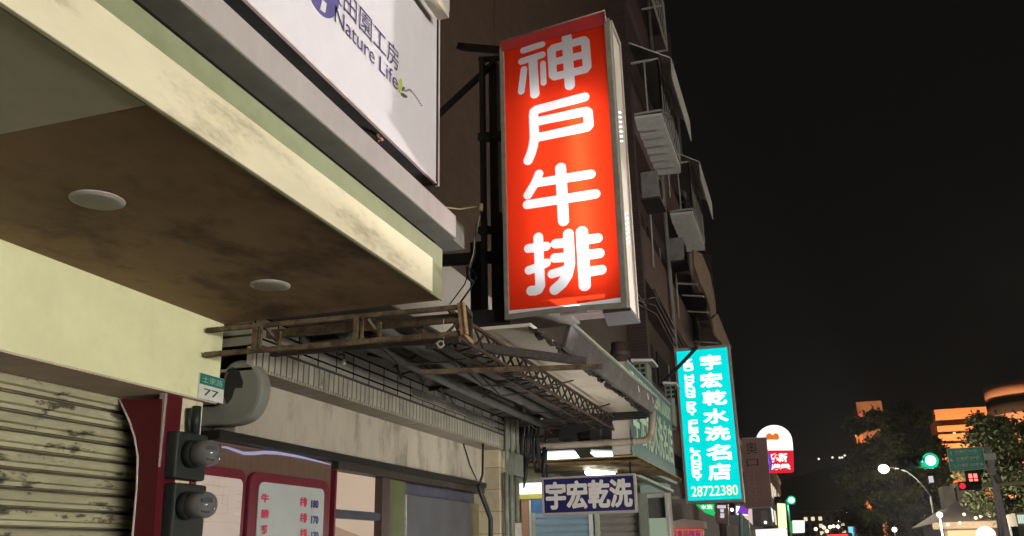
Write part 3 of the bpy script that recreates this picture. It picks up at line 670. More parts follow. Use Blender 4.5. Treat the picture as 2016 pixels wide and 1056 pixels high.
# strokes traced as centre lines: (points in photograph pixels, half width)
def S7(oy, pts, w): return ([(1000 + x / 7.04, oy + y / 7.04) for x, y in pts], w / 7.04 / 2)
ST = [S7(50, [(215, 350), (472, 265)], 98), S7(50, [(190, 502), (475, 408)], 104), S7(50, [(345, 480), (372, 955)], 132),
      S7(50, [(222, 612), (205, 760), (185, 915)], 100), S7(50, [(485, 530), (495, 800)], 85),
      S7(50, [(603, 345), (628, 318), (1050, 205), (1072, 230), (1098, 575), (1070, 612), (650, 710), (624, 690), (603, 345)], 122),
      S7(50, [(610, 515), (1080, 400)], 112), S7(50, [(815, 170), (858, 832)], 146),
      S7(170, [(1062, 150), (400, 325), (362, 352), (355, 400), (368, 700), (352, 820), (322, 930), (280, 1030)], 134),
      S7(170, [(400, 490), (1085, 348), (1110, 366), (1122, 540), (1100, 566), (400, 712)], 132),
      S7(310, [(430, 230), (375, 360), (275, 525)], 122), S7(310, [(420, 352), (1150, 234)], 126), S7(310, [(268, 656), (1215, 508)], 128), S7(310, [(730, 150), (770, 878)], 150),
      S7(440, [(420, 195), (448, 860), (420, 915), (380, 932), (322, 934)], 132), S7(440, [(285, 348), (530, 318)], 124), S7(440, [(292, 650), (400, 615), (535, 548)], 118),
      S7(440, [(836, 150), (856, 560), (822, 720), (752, 830), (650, 918)], 142), S7(440, [(662, 282), (840, 270)], 130), S7(440, [(650, 480), (840, 468)], 128), S7(440, [(612, 702), (800, 645)], 120),
      S7(440, [(1025, 122), (1066, 858)], 158), S7(440, [(1060, 230), (1245, 205)], 128), S7(440, [(1080, 440), (1270, 415)], 130), S7(440, [(1090, 675), (1298, 644)], 130)]
NXg, NZg = 130, 340
gx = np.linspace(x0, x1, NXg + 1); gz = np.linspace(z0, z1, NZg + 1)
GX, GZ = np.meshgrid(gx, gz)
D = np.full(GX.shape, 9.0)
pxm = (onR(1108, 300).x - onR(1098, 300).x) / 10.0
for pts, hw in ST:
    P = [onR(x, y) for x, y in pts]; h = hw * pxm
    for a, b in zip(P[:-1], P[1:]):
        ax, az, bx, bz = a.x, a.z, b.x, b.z
        L2 = (bx - ax) ** 2 + (bz - az) ** 2 + 1e-12
        t = np.clip(((GX - ax) * (bx - ax) + (GZ - az) * (bz - az)) / L2, 0, 1)
        D = np.minimum(D, np.hypot(GX - ax - t * (bx - ax), GZ - az - t * (bz - az)) - h)
# the film has slipped up: a white wedge shows along the bottom edge
wa, wb, wc = onR(1010, 611), onR(1120, 601), onR(1227, 585)
D = np.minimum(D, np.where(GX < wb.x, GZ - (wa.z + (wb.z - wa.z) * (GX - wa.x) / (wb.x - wa.x)), GZ - (wb.z + (wc.z - wb.z) * (GX - wb.x) / (wc.x - wb.x))))
mb = MB(); vs = []
for j in range(NZg + 1):
    for i in range(NXg + 1): vs.append((gx[i], YS, gz[j]))
fs = [(j * (NXg + 1) + i, j * (NXg + 1) + i + 1, (j + 1) * (NXg + 1) + i + 1, (j + 1) * (NXg + 1) + i) for j in range(NZg) for i in range(NXg)]
mb.add(vs, fs)
pm = bpy.data.materials.new('translucent_red_film'); pm.use_nodes = True; t = pm.node_tree
for n_ in list(t.nodes): t.nodes.remove(n_)
o_ = nd(t, 'ShaderNodeOutputMaterial'); at_ = nd(t, 'ShaderNodeAttribute', attribute_name='lettering')
r_ = nd(t, 'ShaderNodeMapRange'); r_.inputs['From Min'].default_value = -0.0012; r_.inputs['From Max'].default_value = 0.0012; r_.inputs['To Min'].default_value = 1; r_.inputs['To Max'].default_value = 0
t.links.new(at_.outputs['Fac'], r_.inputs['Value'])
mx = nd(t, 'ShaderNodeMix', data_type='RGBA'); mx.inputs['A'].default_value = (0.90, 0.045, 0.012, 1); mx.inputs['B'].default_value = (0.88, 0.93, 0.98, 1)
t.links.new(r_.outputs[0], mx.inputs['Factor'])
tr_ = nd(t, 'ShaderNodeBsdfTranslucent'); df_ = nd(t, 'ShaderNodeBsdfDiffuse'); ms = nd(t, 'ShaderNodeMixShader'); ms.inputs[0].default_value = 0.22
t.links.new(mx.outputs['Result'], tr_.inputs['Color']); t.links.new(mx.outputs['Result'], df_.inputs['Color'])
t.links.new(tr_.outputs[0], ms.inputs[1]); t.links.new(df_.outputs[0], ms.inputs[2]); t.links.new(ms.outputs[0], o_.inputs['Surface'])
face = mb.build('face_panel', pm, rs)
atr = face.data.attributes.new('lettering', 'FLOAT', 'POINT'); atr.data.foreach_set('value', D.astype(np.float32).ravel())
# lamp tubes inside the box
for tx, za_, zb_q, st_ in ((0.70, 0.18, 0.52, 25.0), (0.30, 0.20, 0.42, 5.2)):
    m = MB(); X_ = x0 + (x1 - x0) * tx; m.tube([(X_, YS + 0.095, z0 + za_), (X_, YS + 0.095, z1 - zb_q)], 0.016, 10); m.build('lamp_tube', emis('sign_tube_%d' % int(st_), (1.0, 0.97, 0.94), st_), rs)
boxwhite = mat('sign_box_inside', (0.36, 0.36, 0.35), 0.8)
m = MB(); m.box((x0, YS + DEP, z0), (x1, YS + DEP + 0.012, z1)); m.build('back_panel', boxwhite, rs)
m = MB(); m.box((x0 - 0.012, YS + 0.01, z0), (x0, YS + DEP + 0.012, z1)); m.build('left_panel', boxwhite, rs)
m = MB(); m.box((x1, YS + 0.01, z0), (x1 + 0.010, YS + DEP + 0.012, z1)); m.build('inner_side', boxwhite, rs)
m = MB(); m.box((x0, YS + 0.01, z1), (x1, YS + DEP + 0.012, z1 + 0.012)); m.build('top_panel', boxwhite, rs)
# bottom plates with the broken gap
ga, gb = onR(1118, 610).x, onR(1180, 610).x
m = MB(); m.prism([(x0 - 0.02, YS - 0.012, z0 - 0.03), (ga - 0.01, YS - 0.012, z0 - 0.022), (ga + 0.012, YS + 0.07, z0 - 0.022), (ga - 0.012, YS + 0.15, z0 - 0.025), (ga + 0.0, YS + DEP + .012, z0 - 0.025), (x0 + 0.03, YS + DEP + .012, z0 - 0.03)], (0, 0, 0.02)); m.build('bottom_plate', mat('grey_brown_plate', (0.20, 0.175, 0.14), 0.6, var=0.25, scale=10), rs)
m = MB(); m.prism([(gb + 0.02, YS + 0.005, z0 - 0.053), (x1 + 0.052, YS + 0.005, z0 - 0.053), (x1 + 0.052, YS + DEP + .035, z0 - 0.053), (gb - 0.02, YS + DEP + .035, z0 - 0.053), (gb + 0.01, YS + 0.1, z0 - 0.053)], (0, 0, 0.02)); m.build('broken_plate', rustdark, rs)
m = MB(); m.prism([(ga - 0.05, YS - 0.012, z0 - 0.03), (gb + 0.05, YS - 0.012, z0 - 0.03), (gb + 0.04, YS + 0.03, z0 - 0.03), (ga - 0.06, YS + 0.04, z0 - 0.03)], (0, 0, 0.015)); m.build('front_lip', rustred, rs)
# frame
m = MB(); m.box((x0 - 0.028, YS - 0.014, z0 - 0.035), (x0 + 0.002, YS + 0.02, z1 + 0.0)); m.build('left_frame', framegrey, rs, 0.003)
m = MB(); m.box((x1 - 0.002, YS - 0.014, z0 - 0.035), (x1 + 0.034, YS + 0.02, z1 + 0.03)); m.build('right_frame', framegrey, rs, 0.003)
xm = (x0 + x1) / 2
m = MB(); m.bar((x0 + 0.002, YS, z0 - 0.018), (xm, YS, z0 - 0.008), 0.03, 0.036); m.bar((xm, YS, z0 - 0.008), (x1 - 0.002, YS, z0 - 0.018), 0.03, 0.036); m.build('bottom_frame', framegrey, rs)
# dark red flap along the top with a pale hem
fl = [onR(985, 83, .03), onR(1191, 21, .03), onR(1188, 50, .016), onR(989, 101, .016)]
m = MB(); m.prism(fl, (0, 0.006, 0)); fp = m.build('top_flap', mat('dark_red_flap', (0.28, 0.018, 0.02), 0.55, var=0.15), rs)
m = MB(); m.tube([fl[0], fl[1], onR(1193, 42, .03)], 0.0055, 6); m.build('hem', mat('pale_hem', (0.5, 0.42, 0.38), 0.6), fp)
# street-side flank
XS = x1 + 0.036
m = MB(); m.box((x1 + 0.0102, YS + 0.021, z0 - 0.03), (XS, YS + DEP + 0.03, z1 + 0.02)); fk = m.build('flank', creamside, rs)
m = MB(); m.box((XS + 0.0005, YS + 0.021, z1 - 0.01), (XS + 0.012, YS + DEP + 0.03, z1 + 0.03)); m.box((XS + 0.0005, YS + DEP + 0.0, z0 - 0.03), (XS + 0.012, YS + DEP + 0.03, z1 - 0.0105)); m.box((XS + 0.0005, YS + 0.021, z0 - 0.03), (XS + 0.010, YS + 0.04, z1 - 0.0105)); m.build('flank_frame', mat('pale_flank_frame', (0.40, 0.36, 0.30), 0.5), rs)
for (pa, pb) in (((1218, 215), (1216, 268)), ((1231, 415), (1229, 472))):
    a = A(*pa, X=XS); b = A(*pb, X=XS); n = 7; m = MB()
    for k in range(n):
        t_ = (k + 0.5) / n; z_ = a.z + (b.z - a.z) * t_; yy = YS + DEP * 0.52
        m.prism([(XS + 0.0008, yy - 0.045, z_ - 0.022), (XS + 0.0008, yy + 0.045, z_ + 0.02), (XS + 0.0008, yy + 0.045, z_ + 0.032), (XS + 0.0008, yy - 0.045, z_ - 0.010)], (0.002, 0, 0))
    m.build('light_vent', emis('vent_light', (0.9, 0.93, 1.0), 2.2), rs)
# ------------------------------------------------------------------ dark steel frame that carries the sign
sf = thing('sign_support_frame', 'black steel post frame and braces holding the red sign to the wall', 'frame', A(955, 640, Y=5.3))
YP = 5.36
def onQ(x, y, Y=YP): return A(x, y, Y=Y)
def post(name, x, yt, yb, w, Y=YP):
    a = onQ(x, yt, Y); b = onQ(x, yb, Y); b.x = a.x
    m = MB(); m.bar(a, b, w, w, (0, 1, 0)); m.build(name, blackmetal, sf)
post('post', 949, 116, 644, 0.035); post('post', 972, 128, 644, 0.06, 5.42); post('post', 941, 480, 644, 0.085, 5.5); post('post', 990, 420, 644, 0.045, 5.42)
m = MB(); m.bar(onQ(905, 92, 5.6), onQ(988, 100), 0.05, 0.05); m.build('top_arm', blackmetal, sf)
m = MB(); a = onQ(975, 122); m.bar(a, Vector((XF, a.y + 0.35, a.z - 0.55)), 0.035, 0.035); m.build('brace', blackmetal, sf)
for yy, w in ((118, .03), (272, .055), (455, .045)):
    m = MB(); m.bar(onQ(943, yy), onQ(992, yy - 4), w, w); m.build('rung', blackmetal, sf)
m = MB(); m.bar(onQ(862, 514, 5.5), onQ(985, 506, 5.4), 0.07, 0.07); m.build('wall_beam', blackmetal, sf)
m = MB(); m.bar(onQ(905, 636, 5.3), onQ(1010, 630, 5.3), 0.09, 0.13); m.build('base_beam', blackmetal, sf)
m = MB(); m.tube([onQ(905, 598, 5.2), onQ(925, 570, 5.2), onQ(938, 545, 5.3), onQ(930, 530, 5.3)], 0.006, 6); m.tube([onQ(885, 600, 5.2), onQ(915, 560, 5.2), onQ(935, 500, 5.2), onQ(938, 440, 5.2)], 0.004, 6)
m.tube([onQ(920, 525, 5.2), onQ(922, 548, 5.2), onQ(931, 556, 5.2)], 0.012, 6)
tag(m.build('loose_wire', wire_m), 'loose black wires dangling by the post frame left of the red sign', 'wire')
m = MB(); m.tube([A(872, 408, Y=4.2), onQ(905, 412, 5.0), onQ(940, 407)], 0.005, 6); m.tube([onQ(946, 402, 5.3), onQ(946, 416, 5.3)], 0.018, 6)
tag(m.build('thin_wire', mat('yellow_wire', (0.42, 0.37, 0.2), 0.6)), 'thin yellowish wire running from the ledge to a tag on the post frame', 'wire')
m = MB(); m.tube([onQ(945, 425, 5.3), onQ(935, 470, 5.3), onQ(932, 500, 5.3), onQ(922, 530, 5.3)], 0.004, 6)
tag(m.build('thin_wire', mat('yellow_wire', (0.42, 0.37, 0.2), 0.6)), 'pale slack wire hanging down from the tag on the post frame', 'wire')

# ================================================================== DRY CLEANER BUILDING AND THE TERRACE BEYOND
b81 = thing('laundry_building', 'dark brown laundry building with a blue roller shutter under its arcade', 'building', (-4.0, 12.5, 0))
YC1 = 16.4
m = MB(); m.box((XF, YN, 3.3), (-9, YC1, 16)); m.build('upper_wall', browntile, b81)
m = MB(); m.box((-2.9, YN + 0.02, 3.18), (-6, 12.0, 3.29)); m.build('arcade_ceiling', mat('arcade_ceiling', (0.5, 0.52, 0.47), 0.8, var=0.1), b81)
YW = 12.0
def onC(x, y, d=0.0): return A(x, y, Y=YW - d)
def cpan(name, xa, xb, yt, mm, d=0.0, zb=0.13, yb=None, par=b81, th=0.06):
    a = onC(xa, yt, d); b = onC(xb, yt, d); z_ = onC(xa, yb, d).z if yb else zb
    m = MB(); m.box((a.x, YW - d, z_), (b.x, YW - d + th, a.z)); return m.build(name, mm, par)
m = MB(); m.box((-6, YW + 0.08, 0.13), (onC(1312, 1000).x, YW + 0.5, 3.17)); m.build('shop_front', mat('arcade_back_wall', (0.42, 0.40, 0.34), 0.7, var=0.1), b81)
def shutter(name, xa, xb, yt, mm, d, pitch):
    a = onC(xa, yt, d); b = onC(xb, yt, d); m = MB(); z_ = a.z; vs = []; fs = []; pr = []
    while z_ > 0.2:
        for dz, dy in ((0, 0), (0.2, 0.016), (0.5, 0.022), (0.8, 0.016), (0.94, 0)): pr.append((z_ - dz * pitch, YW - d - dy))
        z_ -= pitch
    for z1_, y1_ in pr: vs += [(a.x, y1_, z1_), (b.x, y1_, z1_)]
    for i in range(len(pr) - 1): fs.append((2 * i, 2 * i + 1, 2 * i + 3, 2 * i + 2))
    m.add(vs, fs); m.box((a.x, YW - d + 0.004, 0.2), (b.x, YW - d + 0.02, a.z))
    return m.build(name, mm, b81)
shutter('blue_roller_shutter', 1053, 1158, 1010, mat('pale_blue_slat', (0.30, 0.42, 0.50), 0.5, var=0.08), 0.02, 0.09)
shutter('grey_roller_shutter', 1176, 1254, 1006, mat('grey_slat', (0.27, 0.25, 0.22), 0.55, var=0.12), 0.02, 0.09)
cpan('shutter_box', 1047, 1070, 984, mat('blue_panel', (0.10, 0.21, 0.44), 0.5), 0.05, yb=1010)
cpan('orange_post', 1026, 1041, 985, mat('orange_post', (0.48, 0.27, 0.17), 0.6), 0.03)
cpan('white_trim', 1041, 1045, 985, white_paint, 0.04)
cpan('cream_post', 1045, 1053, 1010, mat('cream_post', (0.50, 0.48, 0.36), 0.6), 0.04)
cpan('white_post', 1158, 1166, 1008, white_paint, 0.05)
cpan('green_white_post', 1170, 1179, 1008, mat('pale_green_post', (0.5, 0.55, 0.45), 0.5), 0.06)
cpan('grey_post', 1254, 1271, 940, mat('grey_green_post', (0.25, 0.27, 0.21), 0.6, var=0.15), 0.12)
cpan('door_head', 1265, 1310, 974, mat('pale_frame', (0.48, 0.48, 0.42), 0.5), 0.08, yb=981)
cpan('door_post', 1308, 1314, 974, mat('pale_frame', (0.48, 0.48, 0.42), 0.5), 0.10)
cpan('dark_doorway', 1271, 1308, 981, mat('dark_grey_wall', (0.10, 0.095, 0.09), 0.7), 0.03, yb=1022)
cpan('lit_door', 1276, 1311, 1021, emis('pale_green_door_light', (0.46, 0.55, 0.40), 0.55), 0.04)
cpan('teal_header', 1260, 1318, 956, mat('pale_teal_header', (0.34, 0.46, 0.41), 0.5, var=0.1), 0.16, yb=971)
cpan('yellow_band', 1015, 1069, 972, mat('yellow_band', (0.55, 0.50, 0.12), 0.6), 0.06, yb=984)
cpan('cream_upper', 1015, 1070, 925, mat('cream_upper', (0.62, 0.53, 0.40), 0.7), 0.03, yb=961)
# arcade lights
lights = [((1057, 895), (1128, 893), (1140, 912), (1078, 918), 'long bright light panel in the arcade ceiling left of the others'),
          ((1162, 893), (1204, 895), (1208, 921), (1190, 915), 'slanting bright light panel in the arcade ceiling beside the sign canopy')]
coldw = emis('cold_tube_light', (0.86, 1.0, 0.94), 1.6)
ZL = 3.05
for i, (p0, p1, p2, p3, lab) in enumerate(lights):
    q_ = [A(*p, Y=10.6) for p in (p0, p1)] + [A(*p, Y=9.9) for p in (p2, p3)]
    z_ = sum(v.z for v in q_) / 4
    xs = sorted(v.x for v in q_)
    t = thing('fluorescent_fixture', lab, 'light', (sum(xs) / 4, 10.3, z_), 'fluorescent lights under the arcade')
    m = MB(); m.prism(q_, (0, 0.02, 0.02)); m.build('diffuser', coldw, t)
    m = MB(); m.prism([v + Vector((0, 0.03, 0.025)) for v in q_], (0, 0.02, 0.03)); m.build('housing', white_paint, t)
t = thing('fluorescent_fixture', 'blown out fluorescent lamp right above the blue sign', 'light', A(1180, 933, Y=9.6), 'fluorescent lights under the arcade')
m = MB(); m.tube([A(1156, 930, Y=9.3), A(1207, 935, Y=9.8)], 0.028, 10); m.build('tube', emis('hot_tube', (0.93, 1.0, 0.96), 14.0), t)
m = MB(); m.bar(A(1154, 922, Y=9.33), A(1209, 928, Y=9.83), 0.09, 0.03); m.build('housing', white_paint, t)
t = thing('fluorescent_fixture', 'bright white light box above the orange post at the arcade end', 'light', A(1045, 962, Y=YW - 0.2), 'fluorescent lights under the arcade')
a = onC(1015, 953, .2); b = onC(1069, 971, .2)
m = MB(); m.box((a.x, YW - 0.2, b.z), (b.x, YW - 0.1, a.z)); m.build('diffuser', emis('white_box_light', (0.95, 1.0, 0.85), 1.5), t)
m = MB(); m.box((a.x - .02, YW - 0.22, a.z + .004), (b.x + .02, YW - 0.08, a.z + 0.03)); m.build('housing', white_paint, t)
pl = bpy.data.lights.new('arcade_tube_light', 'AREA'); pl.energy = 26; pl.size = 1.2; pl.size_y = 0.2; pl.shape = 'RECTANGLE'; pl.color = (0.88, 1.0, 0.93)
po = bpy.data.objects.new('arcade_tube_light', pl); COL.objects.link(po); po.location = (-2.4, 10.2, 2.86)
# dark beam across the arcade
m = MB(); m.bar(A(1055, 921, Y=9.9), A(1215, 921, Y=9.9), 0.1, 0.12); m.build('arcade_beam', mat('grey_green_beam', (0.10, 0.115, 0.10), 0.7), b81)
# dark things between canopy and arcade: brown shutters, hood, ledge
m = MB(); m.box((A(1070, 830, Y=8.9).x, 8.9, A(1070, 862, Y=8.9).z), (A(1112, 830, Y=8.9).x, 9.0, A(1070, 786, Y=8.9).z)); m.build('red_brown_panel', mat('red_brown', (0.15, 0.065, 0.045), 0.7, var=0.25, tile=('x', 0.09, 4.0, 0.004, (0.03, 0.02, 0.02), 0)), b81)
m = MB(); m.box((A(1115, 830, Y=9.1).x, 9.1, A(1115, 845, Y=9.1).z), (A(1163, 830, Y=9.1).x, 9.2, A(1115, 797, Y=9.1).z)); m.build('cream_window_patch', mat('dull_cream', (0.40, 0.35, 0.23), 0.7), b81)
m = MB(); m.box((A(1130, 830, Y=9.0).x, 9.0, A(1130, 868, Y=9.0).z), (A(1165, 830, Y=9.0).x, 9.06, A(1130, 843, Y=9.0).z)); m.build('brick_patch', mat('red_brown', (0.15, 0.065, 0.045), 0.7), b81)
m = MB(); m.prism([A(x, y, Y=8.75) for x, y in ((1100, 845), (1120, 835), (1150, 830), (1168, 842), (1150, 850), (1130, 853), (1128, 862), (1100, 866))], (0, 0.25, 0)); m.build('black_hood', mat('black_hood', (0.02, 0.02, 0.022), 0.4), b81)
m = MB(); m.box((-2.9, 8.95, 2.66), (-2.0, 9.3, 2.70)); m.build('arcade_ledge', lintel_m, b81)
for px in (1022, 1122, 1172, 1195):
    m = MB(); m.bar(A(px, 800, Y=8.8), A(px, 880, Y=8.8), 0.09 if px > 1130 else 0.05, 0.05, (0, 1, 0)); m.build('black_post', blackmetal, b81)

# ------------------------------------------------------------------ teal sign box along the arcade edge
XK = -1.6
ts = thing('fascia_sign', 'long unlit teal fascia sign with pale green lettering behind the drain pipe', 'sign', (XK, 10.2, 2.5))
kz1 = 3.46; kz0 = 2.53; ky0, ky1 = A(1240, 800, X=XK).y, A(1325, 870, X=XK).y
m = MB(); m.box((XK - 0.2, ky0, kz0), (XK - 0.004, ky1, kz1)); m.build('box', mat('white_sign_side', (0.60, 0.54, 0.46), 0.6, var=0.06), ts)
m = MB(); m.box((XK - 0.003, ky0 - 0.002, kz0), (XK, ky1, kz1)); m.build('face', mat('teal_sign_face', (0.032, 0.155, 0.15), 0.45, var=0.08, scale=2), ts)
m = MB(); m.box((XK - 0.001, ky0 - 0.015, kz0 - 0.01), (XK + 0.006, ky0, kz1 + 0.01)); m.box((XK + 0.0005, ky0, kz1 - 0.008), (XK + 0.006, ky1, kz1 + 0.012)); m.box((XK + 0.0005, ky0, kz0 - 0.012), (XK + 0.006, ky1, kz0 + 0.006)); m.build('frame', mat('pale_teal_frame', (0.32, 0.42, 0.37), 0.5), ts)
ltr = mat('pale_green_lettering', (0.60, 0.82, 0.58), 0.5, var=0.1)
m = MB(); letter(m, 'YEU HORNG DRY CLEAN LAUNDRY', [(XK, ky0 + 0.1, kz1 - 0.07), (XK, ky1 - 0.1, kz1 - 0.07), (XK, ky1 - 0.1, kz1 - 0.24), (XK, ky0 + 0.1, kz1 - 0.24)], (0.004, 0, 0), 0.0, 0.007); m.build('latin_lettering', ltr, ts)
m = MB(); letter(m, '宇宏乾水洗名店', [(XK, ky0 + 0.12, kz0 + 0.62), (XK, ky1 - 0.1, kz0 + 0.62), (XK, ky1 - 0.1, kz0 + 0.14), (XK, ky0 + 0.12, kz0 + 0.14)], (0.004, 0, 0), 0.0, 0.012); m.build('chinese_lettering', ltr, ts)
# ochre corrugated tray under the teal sign
oc = MB(); n = 16; vs = []; fs = []
for i in range(n * 2 + 1):
    yy = ky0 - 0.1 + (ky1 - ky0 + 0.25) * i / (n * 2); zz = 2.47 + (0.018 if i % 2 else -0.006)
    vs += [(XK + 0.06, yy, zz), (-2.75, yy, zz + 0.02)]
for i in range(n * 2): fs.append((2 * i, 2 * i + 1, 2 * i + 3, 2 * i + 2))
oc.add(vs, fs); oc.box((XK + 0.05, ky0 - 0.1, 2.496), (-2.75, ky1 + 0.15, 2.51))
ocr = tag(oc.build('corrugated_awning', mat('ochre_corrugated', (0.34, 0.24, 0.11), 0.7, var=0.3, scale=8, dirt=(0.08, 0.06, 0.03), dscale=7, dthr=0.58)), 'narrow ochre corrugated awning under the teal sign', 'awning')
for a_, b_ in (((1225, 925), (1320, 968)), ((1250, 920), (1326, 952))):
    m = MB(); m.bar(A(*a_, Y=10.4), A(*b_, Y=11.2), 0.10, 0.03); m.build('arm', mat('pale_green_steel', (0.36, 0.43, 0.36), 0.5, var=0.2), ocr)
# two small roof boxes behind the sign
for (xa, xb, yt, yb, yy, lab) in ((1246, 1275, 712, 752, 10.6, 'small pale green vent box on top of the teal sign'), (1308, 1322, 756, 792, 12.0, 'small pale box standing behind the far end of the teal sign')):
    a = A(xa, yt, Y=yy); b = A(xb, yb, Y=yy)
    t = thing('vent_box', lab, 'vent', (a.x, yy, b.z))
    m = MB(); m.box((a.x, yy, b.z - 0.3), (b.x, yy + 0.35, a.z)); m.build('casing', mat('pale_green_box', (0.15, 0.18, 0.14), 0.6, var=0.1), t)
    m = MB(); m.prism([(a.x - .02, yy - .02, a.z), (b.x + .08, yy - .02, a.z - 0.02), (b.x + .08, yy + .4, a.z - 0.02), (a.x - .02, yy + .4, a.z)], (0, 0, 0.03)); m.build('lid', cagewhite, t)
    m = MB()
    for k in range(2):
        for j in range(3): m.box((a.x + .02 + .07 * k, yy - .003, a.z - .04 - .06 * j), (a.x + .07 + .07 * k, yy - .001, a.z - .08 - .06 * j))
    m.build('louvre', recess, t)

# ------------------------------------------------------------------ blue hanging sign
bs = thing('hanging_sign', 'dark blue hanging sign with white dry cleaning characters under the arcade', 'sign', A(1160, 1008, Y=9.0))
YBs = 9.0
a = A(1070, 940, Y=YBs); b = A(1251, 1008, Y=YBs)
zt = (A(1070, 941, Y=YBs).z + A(1251, 940, Y=YBs).z) / 2; zb = (A(1070, 1006, Y=YBs).z + A(1251, 1009, Y=YBs).z) / 2
m = MB(); m.box((a.x, YBs, zb), (b.x, YBs + 0.06, zt)); m.build('panel', mat('navy_sign_face', (0.012, 0.012, 0.085), 0.4, var=0.15, scale=4), bs)
fm = mat('grey_sign_frame', (0.33, 0.29, 0.27), 0.5, var=0.15)
m = MB(); m.box((a.x - .02, YBs - .012, zt), (b.x + .02, YBs + .06, zt + .02)); m.build('top_frame', fm, bs)
m = MB(); m.box((a.x - .02, YBs - .012, zb - .025), (b.x + .02, YBs + .06, zb)); m.build('bottom_frame', fm, bs)
m = MB(); m.box((a.x - .02, YBs - .011, zb), (a.x, YBs + .06, zt)); m.build('left_frame', fm, bs)
m = MB(); m.box((b.x, YBs - .011, zb), (b.x + .02, YBs + .06, zt)); m.build('right_frame', fm, bs)
m = MB(); w_ = (b.x - a.x)
letter(m, '宇宏乾洗', [(a.x + w_ * .03, YBs, zt - .03), (b.x - w_ * .03, YBs, zt - .03), (b.x - w_ * .03, YBs, zb + .035), (a.x + w_ * .03, YBs, zb + .035)], (0, -0.003, 0), 0.008, 0.008)
m.build('lettering', mat('grey_white_lettering', (0.62, 0.58, 0.54), 0.5, var=0.05), bs)
m = MB(); m.bar((a.x + .03, YBs + .03, zt + .02), (a.x + .03, YBs + .03, 3.1), .02); m.bar((b.x - .03, YBs + .03, zt + .02), (b.x - .03, YBs + .03, 3.1), .02); m.build('hanger', blackmetal, bs)

# drain pipe, conduit and cable bundle
m = MB(); m.tube([A(1024, 880, Y=8.72), A(1100, 878, Y=8.72), A(1180, 873, Y=8.72), A(1250, 869, Y=8.72), A(1268, 868, Y=8.72), A(1279, 862, Y=8.72), A(1283, 850, Y=8.72), A(1284, 810, Y=8.72)], 0.034, 12)
m.tube([A(1245, 869.5, Y=8.72), A(1252, 869, Y=8.72)], 0.04, 12)
tag(m.build('drain_pipe', pvc), 'dirty white plastic drain pipe with an elbow in front of the teal sign', 'pipe')
m = MB(); m.bar(A(1018, 815, Y=8.55), A(1278, 816, Y=8.55), 0.045, 0.05); tag(m.build('steel_bar', blackmetal), 'straight black steel bar under the far end of the pale canopy', 'bar')
random.seed(11)
m = MB()
for k in range(13):
    x = 1026 + k * 3.0 + random.uniform(-2, 2); l = random.uniform(905, 930)
    m.tube([A(x + random.uniform(-3, 8), 800 + random.uniform(0, 40), Y=8.7), A(x + random.uniform(-3, 3), 870, Y=8.66), A(x + random.uniform(-4, 8), l, Y=8.66), A(x + random.uniform(4, 16), l - random.uniform(5, 25), Y=8.66), A(x + random.uniform(8, 20), 880, Y=8.7)], random.uniform(0.007, 0.014), 6)
m.tube([A(1036, 900, Y=8.66), A(1034, 940, Y=8.66), A(1031, 962, Y=8.66)], [0.025, 0.02, 0.006], 6)
m.tube([A(1072, 890, Y=8.66), A(1070, 940, Y=8.66)], 0.02, 6)
tag(m.build('cable_bundle', wire_m), 'tangled bundle of black cables hanging beside the tiled column', 'cables')
m = MB(); m.tube([A(942, 955, X=XT + .03), A(948, 975, X=XT + .03), A(958, 1000, X=XT + .03), A(966, 1022, X=XT + .03), A(966, 1070, X=XT + .03)], 0.022, 8)
m.tube([A(951, 868, X=XT + .02), A(950, 935, X=XT + .02), A(944, 954, X=XT + .03)], 0.010, 6); m.tube([A(912, 872, X=XP + .01), A(925, 915, X=XP + .01), A(939, 946, X=XP + .02)], 0.006, 6)
tag(m.build('black_cable', wire_m), 'thick black cable curving down the front of the tiled column', 'cable')
cbx = thing('cable_box', 'grey green cable terminal box and pipes on the far edge of the tiled column', 'cable box', A(1008, 960, X=XT))
m = MB(); p = A(1006, 920, X=XT + .02); m.box((XT + .002, p.y - .12, p.z - .09), (XT + .1, p.y + .15, p.z + .12)); m.build('box', mat('grey_green_box', (0.13, 0.14, 0.11), 0.6, var=0.3), cbx)
m = MB()
for k, X_ in enumerate((996, 1006, 1017)): m.tube([A(X_, 806, X=XT + .06), A(X_ + 2, 905, X=XT + .06)], 0.02, 6); m.tube([A(X_, 930, X=XT + .05), A(X_ + 3, 1070, X=XT + .05)], 0.025, 6)
m.build('pipes', mat('grey_green_box', (0.13, 0.14, 0.11), 0.6), cbx)
m = MB(); m.bar(A(1018, 1030, X=XT + .05), A(1020, 1075, X=XT + .05), .12, .05); m.build('pale_strip', palemetal, cbx)

